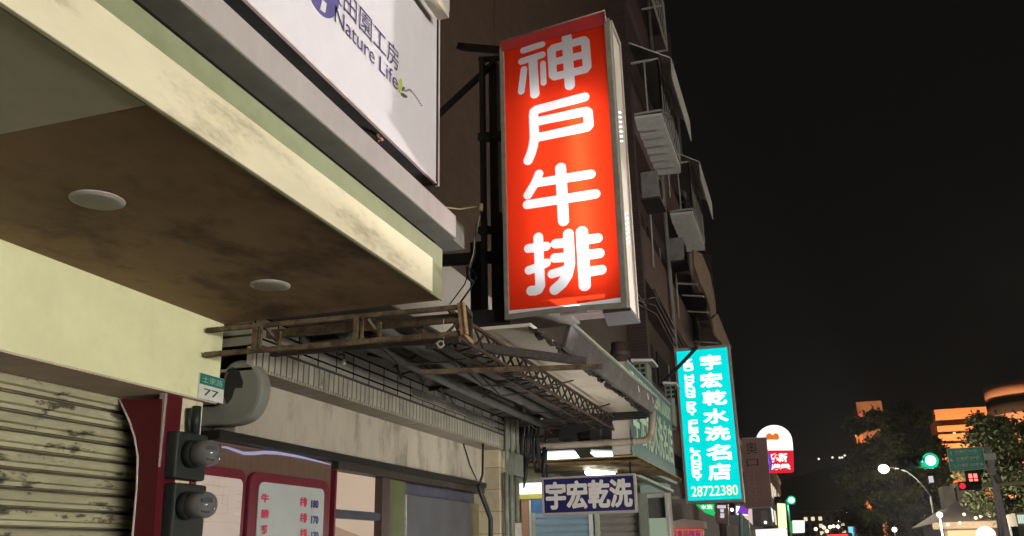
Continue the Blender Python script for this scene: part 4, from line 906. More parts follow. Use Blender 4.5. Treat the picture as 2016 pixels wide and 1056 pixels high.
# ------------------------------------------------------------------ facades with caged balconies beyond
XD = -2.6
def terrace(label, y0, y1, ztop, wallm, floors, xo):
    t = thing('apartment_building', label, 'building', (-5, (y0 + y1) / 2, 0))
    m = MB(); m.box((xo - 0.5, y0, 0.13), (xo - 7, y1 - 0.02, ztop)); m.build('wall', wallm, t)
    for f in floors:
        m = MB(); m.box((xo, y0 + .3, f), (xo - 0.495, y1 - .3, f + 1.15)); m.build('balcony', mat('dull_mauve_tile', (0.115, 0.068, 0.058), 0.7, var=0.15, scale=3, tile=('y', 0.12, 0.06, 0.003, (0.09, 0.06, 0.05), 0.0)), t, 0.01)
        n = max(1, int((y1 - y0) / 3.2))
        for k in range(n):
            a = y0 + .5 + (y1 - y0 - 1) * k / n; b = a + (y1 - y0 - 1) / n - .5
            m = MB(); m.box((xo - .5 + .002, a, f + 1.3), (xo - .47, b, f + 2.6)); w = m.build('window', recess, t)
            m = MB(); m.box((xo - .469, (a + b) / 2 - .03, f + 1.3), (xo - .45, (a + b) / 2 + .03, f + 2.6)); m.build('frame', cagebar, w)
    m = MB(); m.box((xo - .1, y0, ztop), (xo - 7, y1 - .02, ztop + .5)); m.build('parapet', wallm, t)
    for yy in (y0 + .12, y1 - .16):
        m = MB(); m.box((xo + .04, yy - .12, 3.0), (xo - .495, yy + .12, ztop)); m.build('pier', wallm, t)
    return t
terrace('purple brown apartment block with tiled balconies just past the red sign', YC1, 25.6, 17.5, purpletile, (3.6, 6.8, 10.0, 13.2), XD)
terrace('dark apartment block with drawn awnings above the cyan sign', 25.6, 33.5, 12.5, purpletile, (3.6, 6.8, 9.6), XD)
def cage(y0, y1, z0, z1, xi, xo, label, aw=True, base=True):
    t = thing('window_cage', label, 'window cage', (xi, (y0 + y1) / 2, z0), 'caged balcony windows on the apartment block')
    if base:
        m = MB(); n = 7; vs = []; fs = []
        for k in range(n):
            ya = y0 + (y1 - y0) * k / n; yb = y0 + (y1 - y0) * (k + 1) / n
            m.hexa([(xi, ya, z0 + .02), (xo, ya, z0 + .0), (xo, yb - .07, z0 - .14), (xi, yb - .07, z0 - .12), (xi, ya, z0 + .08), (xo, ya, z0 + .06), (xo, yb - .07, z0 + .06), (xi, yb - .07, z0 + .08)])
        m.build('slatted_base', cagewhite, t)
        m = MB(); m.box((xi, y0, z0 + .082), (xo, y1, z0 + .09)); m.build('base_tray', recess, t)
    m = MB()
    for z_ in (z0 + .12, z1): m.bar((xo, y0, z_), (xo, y1, z_), .04); m.bar((xi, y0, z_), (xo, y0, z_), .04); m.bar((xi, y1, z_), (xo, y1, z_), .04)
    for k in range(9):
        yy = y0 + (y1 - y0) * k / 8; m.bar((xo, yy, z0 + .1), (xo, yy, z1), .03 if k in (0, 8) else .014)
    for k in (1, 2): m.bar((xi + (xo - xi) * k / 2, y0, z0 + .1), (xi + (xo - xi) * k / 2, y0, z1), .03)
    m.build('bars', cagebar, t)
    if aw:
        m = MB(); m.prism([(xi, y0 - .1, z1 + .45), (xo + .28, y0 - .1, z1 - .1), (xo + .28, y1 + .1, z1 - .1), (xi, y1 + .1, z1 + .45)], (0, 0, .03)); m.hexa([(xo + .28, y0 - .1, z1 - .62), (xo + .30, y0 - .1, z1 - .62), (xo + .30, y1 + .1, z1 - .62), (xo + .28, y1 + .1, z1 - .62), (xo + .285, y0 - .1, z1 - .101), (xo + .305, y0 - .1, z1 - .101), (xo + .305, y1 + .1, z1 - .101), (xo + .285, y1 + .1, z1 - .101)]); m.build('awning', cagewhite, t)
    return t
cage(17.0, 19.9, 10.35, 11.7, XD, -2.02, 'nearest caged balcony window with pale slatted base high beside the red sign')
cage(21.9, 24.7, 9.95, 11.4, XD, -2.02, 'second caged balcony window with pale slatted base further along the block')
cage(16.6, 19.4, 13.2, 14.6, XD, -2.05, 'dark caged balcony window on the floor above the slatted bases', aw=False, base=False)
# drawn awnings and ragged curtains lit orange on the farther block
warmcloth = mat('tan_awning_cloth', (0.21, 0.15, 0.10), 0.8, var=0.25, scale=5)
for pts, lab, X_ in ((((1366, 492), (1382, 500), (1398, 540), (1408, 592), (1410, 622), (1402, 640), (1399, 612), (1390, 580), (1378, 556), (1366, 520)), 'tan ragged awning cloth hanging out above the cyan sign', -1.95),
                     (((1402, 628), (1413, 618), (1428, 655), (1441, 686), (1430, 690), (1418, 672), (1408, 660)), 'farther narrow tan awning cloth just above the cyan sign', -1.85)):
    P = [A(x, y, X=X_) for x, y in pts]; o0 = P[0]
    t = thing('cloth_awning', lab, 'awning', (XD, o0.y, o0.z))
    m = MB(); m.prism(P, (-.05, 0, 0)); m.build('cloth', warmcloth, t)
    for k in (2, 3, 4):
        p = P[-k]; m = MB(); m.bar(Vector((XD + .02, p.y + .2, p.z + .1)), p + Vector((-.06, 0, -.05)), .04); m.build('arm', cagebar, t)
def aircon(y, z, label):
    t = thing('air_conditioner', label, 'air conditioner', (XD + .02, y, z), 'air conditioners on the apartment block')
    m = MB(); m.box((XD + .045, y, z), (XD + .40, y + .8, z + .58)); m.build('casing', mat('aircon_casing', (0.22, 0.21, 0.19), 0.6, var=0.15, scale=5, dirt=(0.15, 0.12, 0.1), dscale=5, dthr=.6), t, .015)
    m = MB(); m.lathe([(.22, 0), (.22, .012), (.05, .02)], (XD + .401, y + .36, z + .29), (1, 0, 0), 18); m.build('fan_grille', blackmetal, t)
    m = MB(); m.box((XD + .03, y - .02, z - .05), (XD + .42, y + .82, z - .004)); m.build('bracket', rustdark, t)
    m = MB(); m.tube([(XD + .06, y + .7, z + .1), (XD + .07, y + .9, z + .05), (XD + .05, y + .95, z - 1.2)], .02, 6); m.build('hose', cagebar, t)
for y_, z_, lab in ((16.9, 8.5, 'air conditioner nearest the red sign on the block, below the first cage'), (20.6, 8.3, 'air conditioner between the two caged balconies, one floor lower'), (22.4, 5.3, 'low air conditioner on the block above the teal sign'),
                    (25.0, 8.1, 'air conditioner just below the tan awning cloth'), (20.8, 11.6, 'highest air conditioner on the block between the cage awnings')): aircon(y_, z_, lab)
for y_, lab in ((20.3, 'grey downpipe running up the block between the caged balconies'), (25.35, 'grey downpipe running up the block beside the tan awning cloth')):
    m = MB(); m.tube([(XD + .06, y_, 3.2), (XD + .06, y_, 9), (XD + .06, y_, 16.5)], .055, 8); tag(m.build('downpipe', mat('grey_pipe', (0.2, 0.18, 0.16), .6, var=.2)), lab, 'pipe')
m = MB()
for k in range(4):
    z0_ = 6.2 + k * .18; m.tube([(XD + .08, 9.2, z0_ - .5), (XD + .10, 13 + k, z0_ - .75), (XD + .08, 17.5, z0_), (XD + .1, 21 + k * .5, z0_ - .35), (XD + .08, 26, z0_ + .1)], .016, 6)
tag(m.build('wall_cable', wire_m), 'sagging black cables strung along the dark apartment block', 'cables')
# dark pipe tower right of the red sign
t = thing('downpipe', 'thick brown downpipe on the wall below the red sign', 'pipe', A(1222, 720, Y=8.9))
p = A(1220, 700, X=-1.75)
m = MB(); m.tube([(-1.75, p.y, 2.9), (-1.75, p.y, 3.75)], .09, 12); m.build('pipe', mat('brown_pipe', (0.06, 0.042, 0.04), 0.5, var=0.2), t)
m = MB(); m.tube([(-1.75, p.y, 3.6), (-1.75, p.y, 3.66)], .105, 12); m.build('collar', mat('brown_pipe', (0.06, 0.042, 0.04), 0.5), t)

# ================================================================== THE CYAN SIGN
YY = 16.0
cs = thing('vertical_lightbox_sign', 'tall lit cyan lightbox sign with white characters and a phone number', 'sign', A(1400, 990, Y=YY))
C = {k: A(*v, Y=YY) for k, v in dict(TL=(1330, 689), TR=(1437, 681), BR=(1461, 985), BL=(1350, 991)).items()}
cx0, cx1 = (C['TL'].x + C['BL'].x) / 2, (C['TR'].x + C['BR'].x) / 2; cz0, cz1 = (C['BL'].z + C['BR'].z) / 2, (C['TL'].z + C['TR'].z) / 2
cyan = emis('cyan_lit_face', (0.0, 0.78, 0.76), 1.0, 0.10, 1.2); whitel = emis('white_lit_letters', (0.93, 0.97, 1.0), 1.25)
m = MB(); m.box((cx0 + .03, YY, cz0 + .03), (cx1 - .03, YY + .02, cz1 - .03)); m.build('face', cyan, cs)
cfm = mat('grey_lightbox_frame', (0.30, 0.28, 0.25), 0.5, var=0.15)
m = MB(); m.box((cx0 - .01, YY - .02, cz0 - .02), (cx0 + .029, YY + .3, cz1 + .02)); m.build('left_frame', cfm, cs)
m = MB(); m.box((cx1 - .029, YY - .02, cz0 - .02), (cx1 + .01, YY + .3, cz1 + .02)); m.build('right_frame', cfm, cs)
m = MB(); m.box((cx0 + .03, YY - .019, cz1 - .03), (cx1 - .03, YY + .3, cz1 + .02)); m.build('top_frame', cfm, cs)
m = MB(); m.box((cx0 + .03, YY - .019, cz0 - .02), (cx1 - .03, YY + .3, cz0 + .03)); m.build('bottom_frame', cfm, cs)
m = MB(); m.box((cx0 + .03, YY + .03, cz0 + .03), (cx1 - .03, YY + .29, cz1 - .03)); m.build('back_box', darkmet, cs)
def cuv(u, v): return Vector((cx0 + (cx1 - cx0) * u, YY, cz1 + (cz0 - cz1) * v))
def cq(u0, v0, u1, v1): return [cuv(u0, v0), cuv(u1, v0), cuv(u1, v1), cuv(u0, v1)]
m = MB()
for ch, v0, v1, u0, u1 in zip('宇宏乾水洗名店', (.055, .175, .295, .415, .53, .645, .765), (.15, .27, .385, .505, .615, .74, .865), (.47, .43, .45, .43, .43, .43, .43), (.83, .82, .87, .87, .87, .86, .82)):
    letter(m, ch, cq(u0, v0, u1, v1), (0, -.004, 0), 0.01, 0.011)
m.build('chinese_lettering', whitel, cs)
m = MB()
for word, v0, v1 in (('YEU', .07, .15), ('HORNG', .175, .33), ('DRY', .355, .445), ('CLEAN', .475, .62), ('LAUNDRY', .655, .865)):
    n = len(word); h_ = (v1 - v0) / n; m = MB()
    for k, ch in enumerate(word): letter(m, ch, cq(.15, v0 + h_ * k + h_ * .08, .31, v0 + h_ * (k + 1) - h_ * .10), (0, -.004, 0), 0.0, 0.011)
    m.build('latin_word', whitel, cs)
m = MB(); letter(m, '28722380', cq(.10, .90, .92, .965), (0, -.004, 0), 0.012); m.build('phone_number', emis('yellow_white_numerals', (1.0, 1.0, 0.62), 1.1), cs)
m = MB(); a = A(1372, 684, Y=YY - .05); m.bar(a, A(1302, 758, Y=15.0), .045, .045)
tag(m.build('support_rod', blackmetal), 'black steel rod slanting down in front of the cyan sign to the wall', 'rod')
for zz_ in (cz0 + .1, cz1 - 1.4):
    m = MB(); m.bar((cx0 - .9, YY + .1, zz_), (cx0 - .011, YY + .1, zz_), .05); m.build('arm', cfm, cs)

# ================================================================== FARTHER SIGNS ON THE LEFT
def panel_sign(name, label, pts, Y, mm, dep=0.15, frame=None, group=None):
    P = [A(x, y, Y=Y) for x, y in pts]
    t = thing(name, label, 'sign', ((P[0].x + P[2].x) / 2, Y, P[2].z), group)
    m = MB(); m.prism(P, (0, .03, 0)); m.build('face', mm, t)
    m = MB(); c = sum(P, Vector()) / len(P)
    m.prism([p + (p - c) * 0.03 + Vector((0, .032, 0)) for p in P], (0, dep, 0)); m.build('box', frame or darkmet, t)
    return t
# brown unlit sign
YBW = 24.0
t = panel_sign('vertical_sign', 'unlit reddish brown sign with faded black characters beside the cyan sign', [(1461, 864), (1508, 863), (1520, 997), (1468, 1000)], YBW, mat('faded_brown_face', (0.30, 0.175, 0.15), 0.6, var=0.12, scale=2), frame=mat('pale_box_side', (0.38, 0.34, 0.3), 0.6))
m = MB(); letter(m, '奧', [A(1467, 872, Y=YBW), A(1489, 871, Y=YBW), A(1492, 893, Y=YBW), A(1470, 895, Y=YBW)], (0, -.006, 0), 0.0)
letter(m, '口', [A(1469, 905, Y=YBW), A(1492, 904, Y=YBW), A(1494, 917, Y=YBW), A(1471, 919, Y=YBW)], (0, -.006, 0), 0.0); m.build('lettering', mat('faded_black', (0.05, 0.035, 0.02), 0.7), t)
m = MB()
for k in range(4): letter(m, '口', [A(1470 + k * 1.5, 934 + k * 15, Y=YBW), A(1486 + k * 1.5, 933 + k * 15, Y=YBW), A(1487 + k * 1.5, 944 + k * 15, Y=YBW), A(1471 + k * 1.5, 945 + k * 15, Y=YBW)], (0, -.006, 0), 0.0)
m.build('ghost_lettering', mat('ghost_letter', (0.36, 0.235, 0.21), 0.7), t)
# white and red rounded sign
YM = 30.0
def arch(x0_, x1_, ytop, ybot, yb2=None, n=14):
    r = (x1_ - x0_) / 2; cx = (x0_ + x1_) / 2; ry = r * 0.92
    return [(cx - r * math.cos(math.pi * k / n), ytop + ry - ry * math.sin(math.pi * k / n)) for k in range(n + 1)] + [(x1_ + 1.5, ybot), (x0_ + 1.5, ybot)]
t = thing('rounded_lightbox_sign', 'lit sign with white arched top and red base projecting past the brown sign', 'sign', A(1525, 932, Y=YM))
m = MB(); m.prism([A(x, y, Y=YM) for x, y in arch(1488, 1560, 837, 887)], (0, .25, 0)); m.build('white_arch', emis('warm_white_lit', (1.0, 0.98, 0.95), 1.3), t)
m = MB(); m.prism([A(x, y, Y=YM) for x, y in ((1489.5, 887.5), (1561.5, 886.5), (1563, 926), (1559, 930), (1496, 932), (1491, 928))], (0, .25, 0)); m.build('red_base', emis('red_lit', (0.86, 0.02, 0.04), 0.85), t)
m = MB(); hp = [(1508, 866), (1508, 858), (1511, 854), (1516, 853), (1521, 857), (1526, 853), (1531, 854), (1534, 859), (1533, 866)]
m.prism([A(x, y, Y=YM - .01) for x, y in hp], (0, .008, 0)); m.build('orange_emblem', emis('orange_lit', (0.95, 0.20, 0.02), 0.9), t)
m = MB(); letter(m, '摩斯', [A(1516, 893, Y=YM), A(1550, 892, Y=YM), A(1551, 911, Y=YM), A(1517, 912, Y=YM)], (0, -.01, 0), 0.06)
letter(m, '漢堡', [A(1516, 914, Y=YM), A(1556, 913, Y=YM), A(1557, 925, Y=YM), A(1517, 926, Y=YM)], (0, -.01, 0), 0.06); m.build('lettering', emis('warm_white_lit', (1.0, 0.98, 0.95), 1.3), t)
# purple round sign
t = thing('round_sign', 'violet and white round lit sign peeking out behind the brown sign', 'sign', A(1510, 938, Y=26))
m = MB(); m.prism([A(1500 + 20 * math.cos(2 * math.pi * k / 24), 912 + 27 * math.sin(2 * math.pi * k / 24), Y=26.0) for k in range(24)], (0, .15, 0)); m.build('rim', emis('violet_lit', (0.28, 0.05, 0.75), 0.8), t)
m = MB(); m.prism([A(1499 + 15 * math.cos(2 * math.pi * k / 24), 912 + 21 * math.sin(2 * math.pi * k / 24), Y=25.98) for k in range(24)], (0, .018, 0)); m.build('face', emis('pale_violet_lit', (0.9, 0.8, 1.0), 1.0), t)
# green slanted sign, dark board, purple sign
YG = 19.0
t = panel_sign('wedge_sign', 'bright green lit wedge sign under the cyan sign', [(1367, 992), (1406, 992), (1406, 1017), (1388, 1010)], YG, emis('green_lit', (0.02, 0.62, 0.16), 0.9))
m = MB(); letter(m, '水洗', [A(1378, 994, Y=YG), A(1403, 994, Y=YG), A(1403, 1003, Y=YG), A(1381, 1003, Y=YG)], (0, -.006, 0), 0.03); m.build('lettering', whitel, t)
t = panel_sign('notice_board', 'brown notice board with white lit squares under the cyan sign', [(1408, 993), (1433, 993), (1433, 1034), (1410, 1029)], YG, mat('dim_brown_board', (0.20, 0.13, 0.12), 0.6))
m = MB()
for (x, y, w, h) in ((1412, 995, 17, 6), (1418, 1002, 7, 7), (1418, 1011, 8, 9)): m.prism([A(x, y, Y=YG - .005), A(x + w, y, Y=YG - .005), A(x + w, y + h, Y=YG - .005), A(x, y + h, Y=YG - .005)], (0, .004, 0))
m.build('white_squares', emis('dim_white', (0.9, 0.85, 0.9), 0.7), t)
t = panel_sign('square_sign', 'violet lit square sign between the notice board and the brown sign', [(1449, 996), (1472, 999), (1472, 1014), (1449, 1012)], 25.0, emis('violet_lit', (0.28, 0.05, 0.75), 0.8))
m = MB(); m.prism([A(x, y, Y=24.99) for x, y in ((1449, 996), (1457, 997), (1455, 1003), (1451, 1010), (1449, 1012))], (0, .008, 0)); m.prism([A(x, y, Y=24.99) for x, y in ((1451, 1011), (1472, 1013), (1472, 1016), (1450, 1014))], (0, .008, 0)); m.build('white_trim', whitel, t)
# orange food sign at the bottom
t = panel_sign('shop_sign', 'orange and red food shop sign with purple characters at the bottom under the green wedge', [(1316, 1041), (1383, 1041), (1384, 1075), (1318, 1075)], 17.5, emis('orange_red_face', (0.85, 0.17, 0.09), 0.62))
m = MB(); letter(m, '口食品雜貨', [A(1322, 1044, Y=17.5), A(1380, 1044, Y=17.5), A(1380, 1057, Y=17.5), A(1322, 1057, Y=17.5)], (0, -.006, 0), 0.02); m.build('lettering', emis('purple_dim', (0.30, 0.05, 0.22), 0.5), t)
t = thing('shop_awning', 'pinkish shop awning lit from below over the orange food sign', 'awning', A(1350, 1030, Y=17.6))
m = MB(); m.prism([A(x, y, Y=17.6) for x, y in ((1314, 1028), (1345, 1022), (1384, 1026), (1386, 1040), (1314, 1040))], (0, .6, 0)); m.build('cover', mat('pink_awning', (0.42, 0.31, 0.27), 0.7, var=0.15), t)
m = MB(); m.ball(A(1320, 1035, Y=17.4), .05, 10); m.build('bulb', emis('small_white_bulb', (1, .95, .9), 3.0), t)
# yellow upright sign, white sign, metal boxes
t = panel_sign('upright_sign', 'narrow lit pale yellow upright sign beside the green signal light', [(1530, 991), (1546, 992), (1550, 1052), (1533, 1052)], 33.0, emis('pale_yellow_lit', (1.0, 0.95, 0.55), 1.25))
t = panel_sign('square_sign', 'lit white square sign below the green signal light on the left', [(1560, 1025), (1584, 1025), (1584, 1049), (1561, 1050)], 45.0, emis('white_sign_lit', (0.98, 1.0, 0.97), 1.3))
m = MB(); m.prism([A(x, y, Y=45.2) for x, y in ((1554, 1026), (1559.5, 1026), (1560, 1052), (1555, 1046))], (0, .1, 0)); m.build('green_edge', emis('green_dim', (0.05, 0.6, 0.12), 0.6), t)
t = panel_sign('shop_fascia', 'blown out white shop fascia glowing at the foot of the grey boxes', [(1487, 1043), (1548, 1040), (1553, 1070), (1490, 1070)], 27.0, emis('pink_white_lit', (1.0, 0.93, 0.92), 1.2))
t = panel_sign('shop_fascia', 'slanting pink and white lit fascia strip under the brown sign', [(1470, 998), (1480, 998), (1482, 1034), (1465, 1018)], 27.5, emis('pink_lit', (0.95, 0.7, 0.62), 0.8))
t = thing('equipment_box', 'grey metal equipment cabinet hung below the brown sign', 'cabinet', A(1497, 1035, Y=28))
m = MB(); m.prism([A(x, y, Y=28) for x, y in ((1479, 1000), (1517, 1000), (1521, 1036), (1484, 1036))], (0, .5, 0)); m.build('casing', mat('dim_grey_cabinet', (0.16, 0.15, 0.13), 0.6, var=0.25, scale=4), t)
m = MB(); m.prism([A(x, y, Y=27.98) for x, y in ((1497, 1006), (1510, 1006), (1512, 1034), (1499, 1034))], (0, .015, 0)); m.build('door', mat('dim_grey_door', (0.22, 0.20, 0.18), 0.5), t)
m = MB(); m.ball(A(1507, 1029, Y=27.96), .04, 8); m.build('indicator', emis('small_white_bulb', (1, .95, .9), 3.0), t)
t = thing('utility_post', 'pale green steel post standing below the violet square sign', 'post', A(1460, 1056, Y=24))
m = MB(); m.tube([A(1458, 1010, Y=24), A(1460, 1075, Y=24)], .05, 10); m.build('post', mat('pale_teal_post', (0.25, 0.36, 0.33), 0.5), t)
m = MB(); m.prism([A(x, y, Y=24) for x, y in ((1463, 1026), (1474, 1024), (1478, 1075), (1464, 1075))], (0, .3, 0)); m.build('cabinet', mat('pale_teal_post', (0.25, 0.36, 0.33), 0.5), t)
t = thing('wall_lamp', 'small dark lamp housing with a white bulb by the violet sign', 'lamp', A(1441, 1004, Y=22))
m = MB(); m.prism([A(x, y, Y=22) for x, y in ((1436, 992), (1447, 992), (1446, 1014), (1438, 1014))], (0, .2, 0)); m.build('housing', blackmetal, t)
m = MB(); m.ball(A(1441, 1004, Y=21.95), .04, 8); m.build('bulb', emis('small_white_bulb', (1, .95, .9), 3.0), t)
# dim low buildings on the left behind those signs
t = thing('row_building', 'low dim concrete shop row behind the farther signs on the left', 'building', (-6, 45, 0))
m = MB(); m.box((-2.9, 33.5, .13), (-9, 60, 6.2)); m.build('wall', mat('dim_wall', (0.12, 0.09, 0.08), 0.8, var=0.2, tile=('y', 3.0, 2.8, 0.25, (0.03, 0.03, 0.03), 0)), t)
m = MB(); m.box((-2.7, 33.5, 6.2), (-9, 60, 6.5)); m.build('parapet', concrete, t)
for k in range(5):
    m = MB(); m.box((-2.89, 35 + k * 5, 3.6), (-2.86, 38 + k * 5, 5.2)); m.build('window', recess, t)

# ================================================================== RIGHT SIDE: LAMPS, SIGNALS, SIGNS
def street_lamp():
    t = thing('street_lamp', 'nearest curved arm street lamp on the right, lit warm white', 'street lamp', (9.6, 83, 0), 'street lamps along the far side of the road')
    base = t.location
    m = MB(); m.tube([base, base + Vector((0, 0, 3)), base + Vector((0, 0, 5.6))], [.11, .09, .08], 12); m.build('pole', galv, t)
    pts = [base + Vector((-3.0 * s, 0, 5.6 + 2.45 * (1 - (1 - s) ** 2.6))) for s in [k / 10 for k in range(11)]]
    m = MB(); m.tube(pts, .055, 10); m.build('arm', galv, t)
    h = pts[-1]
    m = MB(); m.prism([h + Vector(v) for v in ((.1, -.12, .0), (-.6, -.15, -.02), (-.62, .15, -.02), (.1, .12, .0))], (0, 0, .14)); hd = m.build('lamp_head', galv, t, .03)
    m = MB(); m.ball(h + Vector((-.3, 0, -.08)), (.42, .36, .36), 16); m.build('lens', emis('street_lamp_light', (1.0, 0.90, 0.66), 14.0), t)
    l = bpy.data.lights.new('street_lamp_light', 'POINT'); l.energy = 9000; l.color = (1.0, 0.86, 0.62); l.shadow_soft_size = .2
    lo = bpy.data.objects.new('street_lamp_light', l); COL.objects.link(lo); lo.parent = t; lo.location = h - base + Vector((-.3, 0, -.32))
    return t
lamp0 = street_lamp()
for (yy, xx, lab) in ((134, 9.9, 'second street lamp from the right, smaller and lit, behind the nearest lamp'), (184, 9.7, 'third lit street lamp from the right, low over the road'),
                      (234, 9.7, 'fourth lit street lamp from the right, tiny near the road end'), (290, 9.2, 'farthest tiny lit street lamp at the road end'), (24, 9.8, 'added unseen street lamp across the road, lighting the facades and signs'), (52, 16.5, 'added unseen street lamp beyond the sign pole, lighting the roof and mast arm')):
    c = copy_tree(lamp0); c.location = (xx, yy, 0); c['label'] = lab
    if yy < 80:  # added lamps out of view, set to light facades, signs and roof
        for ch in c.children:
            if ch.type == 'LIGHT': ch.data = ch.data.copy(); ch.data.energy = 2800 if yy < 40 else 1500
# green traffic signals
def signal(px, py, Y, label, lit, cells, ang_on, group='traffic signals', rim=None):
    c = A(px, py, Y=Y); t = thing('traffic_signal', label, 'traffic light', c, group)
    n = cells; w = .48
    xs0 = -(lit + .5) * w
    m = MB(); m.box(c + Vector((xs0, .02, -.3)), c + Vector((xs0 + n * w, .2, .3))); m.build('housing', mat('signal_housing', (0.02, 0.03, 0.022), 0.5), t, .03)
    for k in range(n):
        cc = c + Vector((xs0 + (k + .5) * w, 0, 0))
        on = k == lit
        m = MB(); m.lathe([(.17, .015), (.165, -.02), (.10, -.05), (.03, -.06)], cc, (0, 1, 0), 20) if False else m.lathe([(.205, .0), (.19, .02), (.12, .05), (.03, .065)], cc + Vector((0, .02, 0)), (0, -1, 0), 20)
        if on and rim:  # rim is the glow material of the imitated halo
            mr_ = MB(); mr_.lathe([(.31, .0), (.30, .012), (.22, .018)], cc + Vector((0, .019, 0)), (0, -1, 0), 24); mr_.build('halo_ring', rim, t)  # glowing disc imitates the halo around the lit lens
        m.build('lens', ang_on if on else mat('dark_lens', (0.03, 0.03, 0.03), 0.3), t)
        m = MB(); m.prism([cc + Vector((.23 * math.cos(a), .02, .23 * math.sin(a))) for a in [math.pi * j / 10 for j in range(11)]] + [cc + Vector((.215 * math.cos(a), .02, .215 * math.sin(a))) for a in [math.pi * j / 10 for j in range(10, -1, -1)]], (0, -.2, 0)); m.build('visor', blackmetal, t)
    return t
gr = emis('green_halo', (0.0, 0.85, 0.42), 0.8)
gl = emis('green_signal_light', (0.55, 1.0, 0.78), 9.0)
YT = 40.0
sg1 = signal(1832, 907, YT, 'traffic signal showing a bright green light over the road left of the green road sign', 2, 3, gl, rim=gr)
sg2 = signal(1558, 985, 70.0, 'distant traffic signal showing green above the white square sign on the left', 2, 3, gl, rim=gr)
for o_, pw_ in ((sg1, 420), (sg2, 300)):
    l = bpy.data.lights.new('green_signal_lamp', 'SPOT'); l.energy = pw_; l.color = (0.05, 1.0, 0.45); l.shadow_soft_size = .15; l.spot_size = 2.7; l.spot_blend = .5
    lo = bpy.data.objects.new('green_signal_lamp', l); COL.objects.link(lo); lo.parent = o_; lo.location = (0, -.1, 0); lo.rotation_euler = (math.radians(80), 0, 0)
c2 = A(1558, 985, Y=70.0)
m = MB(); m.tube([(c2.x - .3, 70.15, .1), (c2.x - .3, 70.15, c2.z + .3)], .07, 8); tag(m.build('signal_pole', galv), 'thin pole carrying the distant green signal on the left', 'pole')
# road sign and its pole
YRS = 38.0
Pp = A(1955, 980, Y=YRS)
gp_ = thing('sign_pole', 'thick leaning galvanised pole carrying the green road sign', 'pole', (Pp.x, YRS, 0))
bp0 = A(1985, 1070, Y=YRS); tp0 = A(1943, 880, Y=YRS); dirp = (bp0 - tp0).normalized()
gbase = bp0 + dirp * (bp0.z / -dirp.z)
m = MB(); m.tube([gbase, bp0, tp0], [.15, .13, .115], 14); m.build('pole', mat('grey_violet_pole', (0.62, 0.59, 0.66), 0.5, var=0.2, scale=12), gp_)
arm = [A(1942, 922, Y=YRS - .05), A(1951, 932, Y=YRS - .05), A(1957, 948, Y=YRS - .05), A(1961, 985, Y=YRS - .05), A(1972, 1070, Y=YRS - .05)]
m = MB(); m.tube(arm, .075, 10); m.build('curved_arm', mat('grey_violet_pole', (0.62, 0.59, 0.66), 0.5), gp_)
m = MB(); c = A(1945, 900, Y=YRS - .1); m.box(c + Vector((-.2, -.1, -.12)), c + Vector((.25, .1, .12))); m.build('clamp', white_paint, gp_)
m = MB(); c = A(1958, 945, Y=YRS - .2); m.tube([A(1960, 935, Y=YRS - .2), A(1968, 950, Y=YRS - .2)], .1, 8); m.build('band', galv, gp_)
RS = [A(1864, 884, Y=YRS - .2), A(1934, 880, Y=YRS - .2), A(1941, 923, Y=YRS - .2), A(1871, 929, Y=YRS - .2)]
rsn = thing('road_sign', 'green road direction sign with white street names and arrows', 'road sign', RS[3])
m = MB(); m.prism(RS, (0, .05, 0)); m.build('panel', mat('road_sign_green', (0.012, 0.48, 0.35), 0.35, var=0.05), rsn)
def ruv(u, v): return RS[0] * (1 - u) * (1 - v) + RS[1] * u * (1 - v) + RS[2] * u * v + RS[3] * (1 - u) * v
bdr = mat('road_sign_white', (0.62, 0.75, 0.72), 0.4)
m = MB()
for (a, b) in (((0, 0), (1, 0)), ((1, 0), (1, 1)), ((1, 1), (0, 1)), ((0, 1), (0, 0))): m.bar(ruv(*a) + Vector((0, -.005, 0)), ruv(*b) + Vector((0, -.005, 0)), .035, .02)
m.build('border', bdr, rsn)
m = MB()
def rq(u0, v0, u1, v1): return [ruv(u0, v0), ruv(u1, v0), ruv(u1, v1), ruv(u0, v1)]
letter(m, '士東路91巷', rq(.2, .07, .85, .24), (0, -.006, 0), 0.02); letter(m, 'Lane 91, Shidong Rd', rq(.22, .27, .85, .33), (0, -.006, 0), 0)
letter(m, '士東路89巷', rq(.2, .38, .88, .55), (0, -.006, 0), 0.02); letter(m, 'Lane 89, Shidong Rd', rq(.2, .58, .85, .64), (0, -.006, 0), 0)
letter(m, '德行東路328巷', rq(.12, .69, .84, .85), (0, -.006, 0), 0.02); letter(m, 'Lane 328, Dexing E Rd', rq(.14, .88, .84, .94), (0, -.006, 0), 0)
m.build('lettering', bdr, rsn)
m = MB()
for pts in (((.05, .2), (.12, .1), (.12, .3)), ((.05, .4), (.05, .56), (.14, .56)), ((.87, .68), (.87, .88), (.96, .8))): m.prism([ruv(*p) + Vector((0, -.006, 0)) for p in pts], (0, -.004, 0))
m.build('arrows', bdr, rsn)
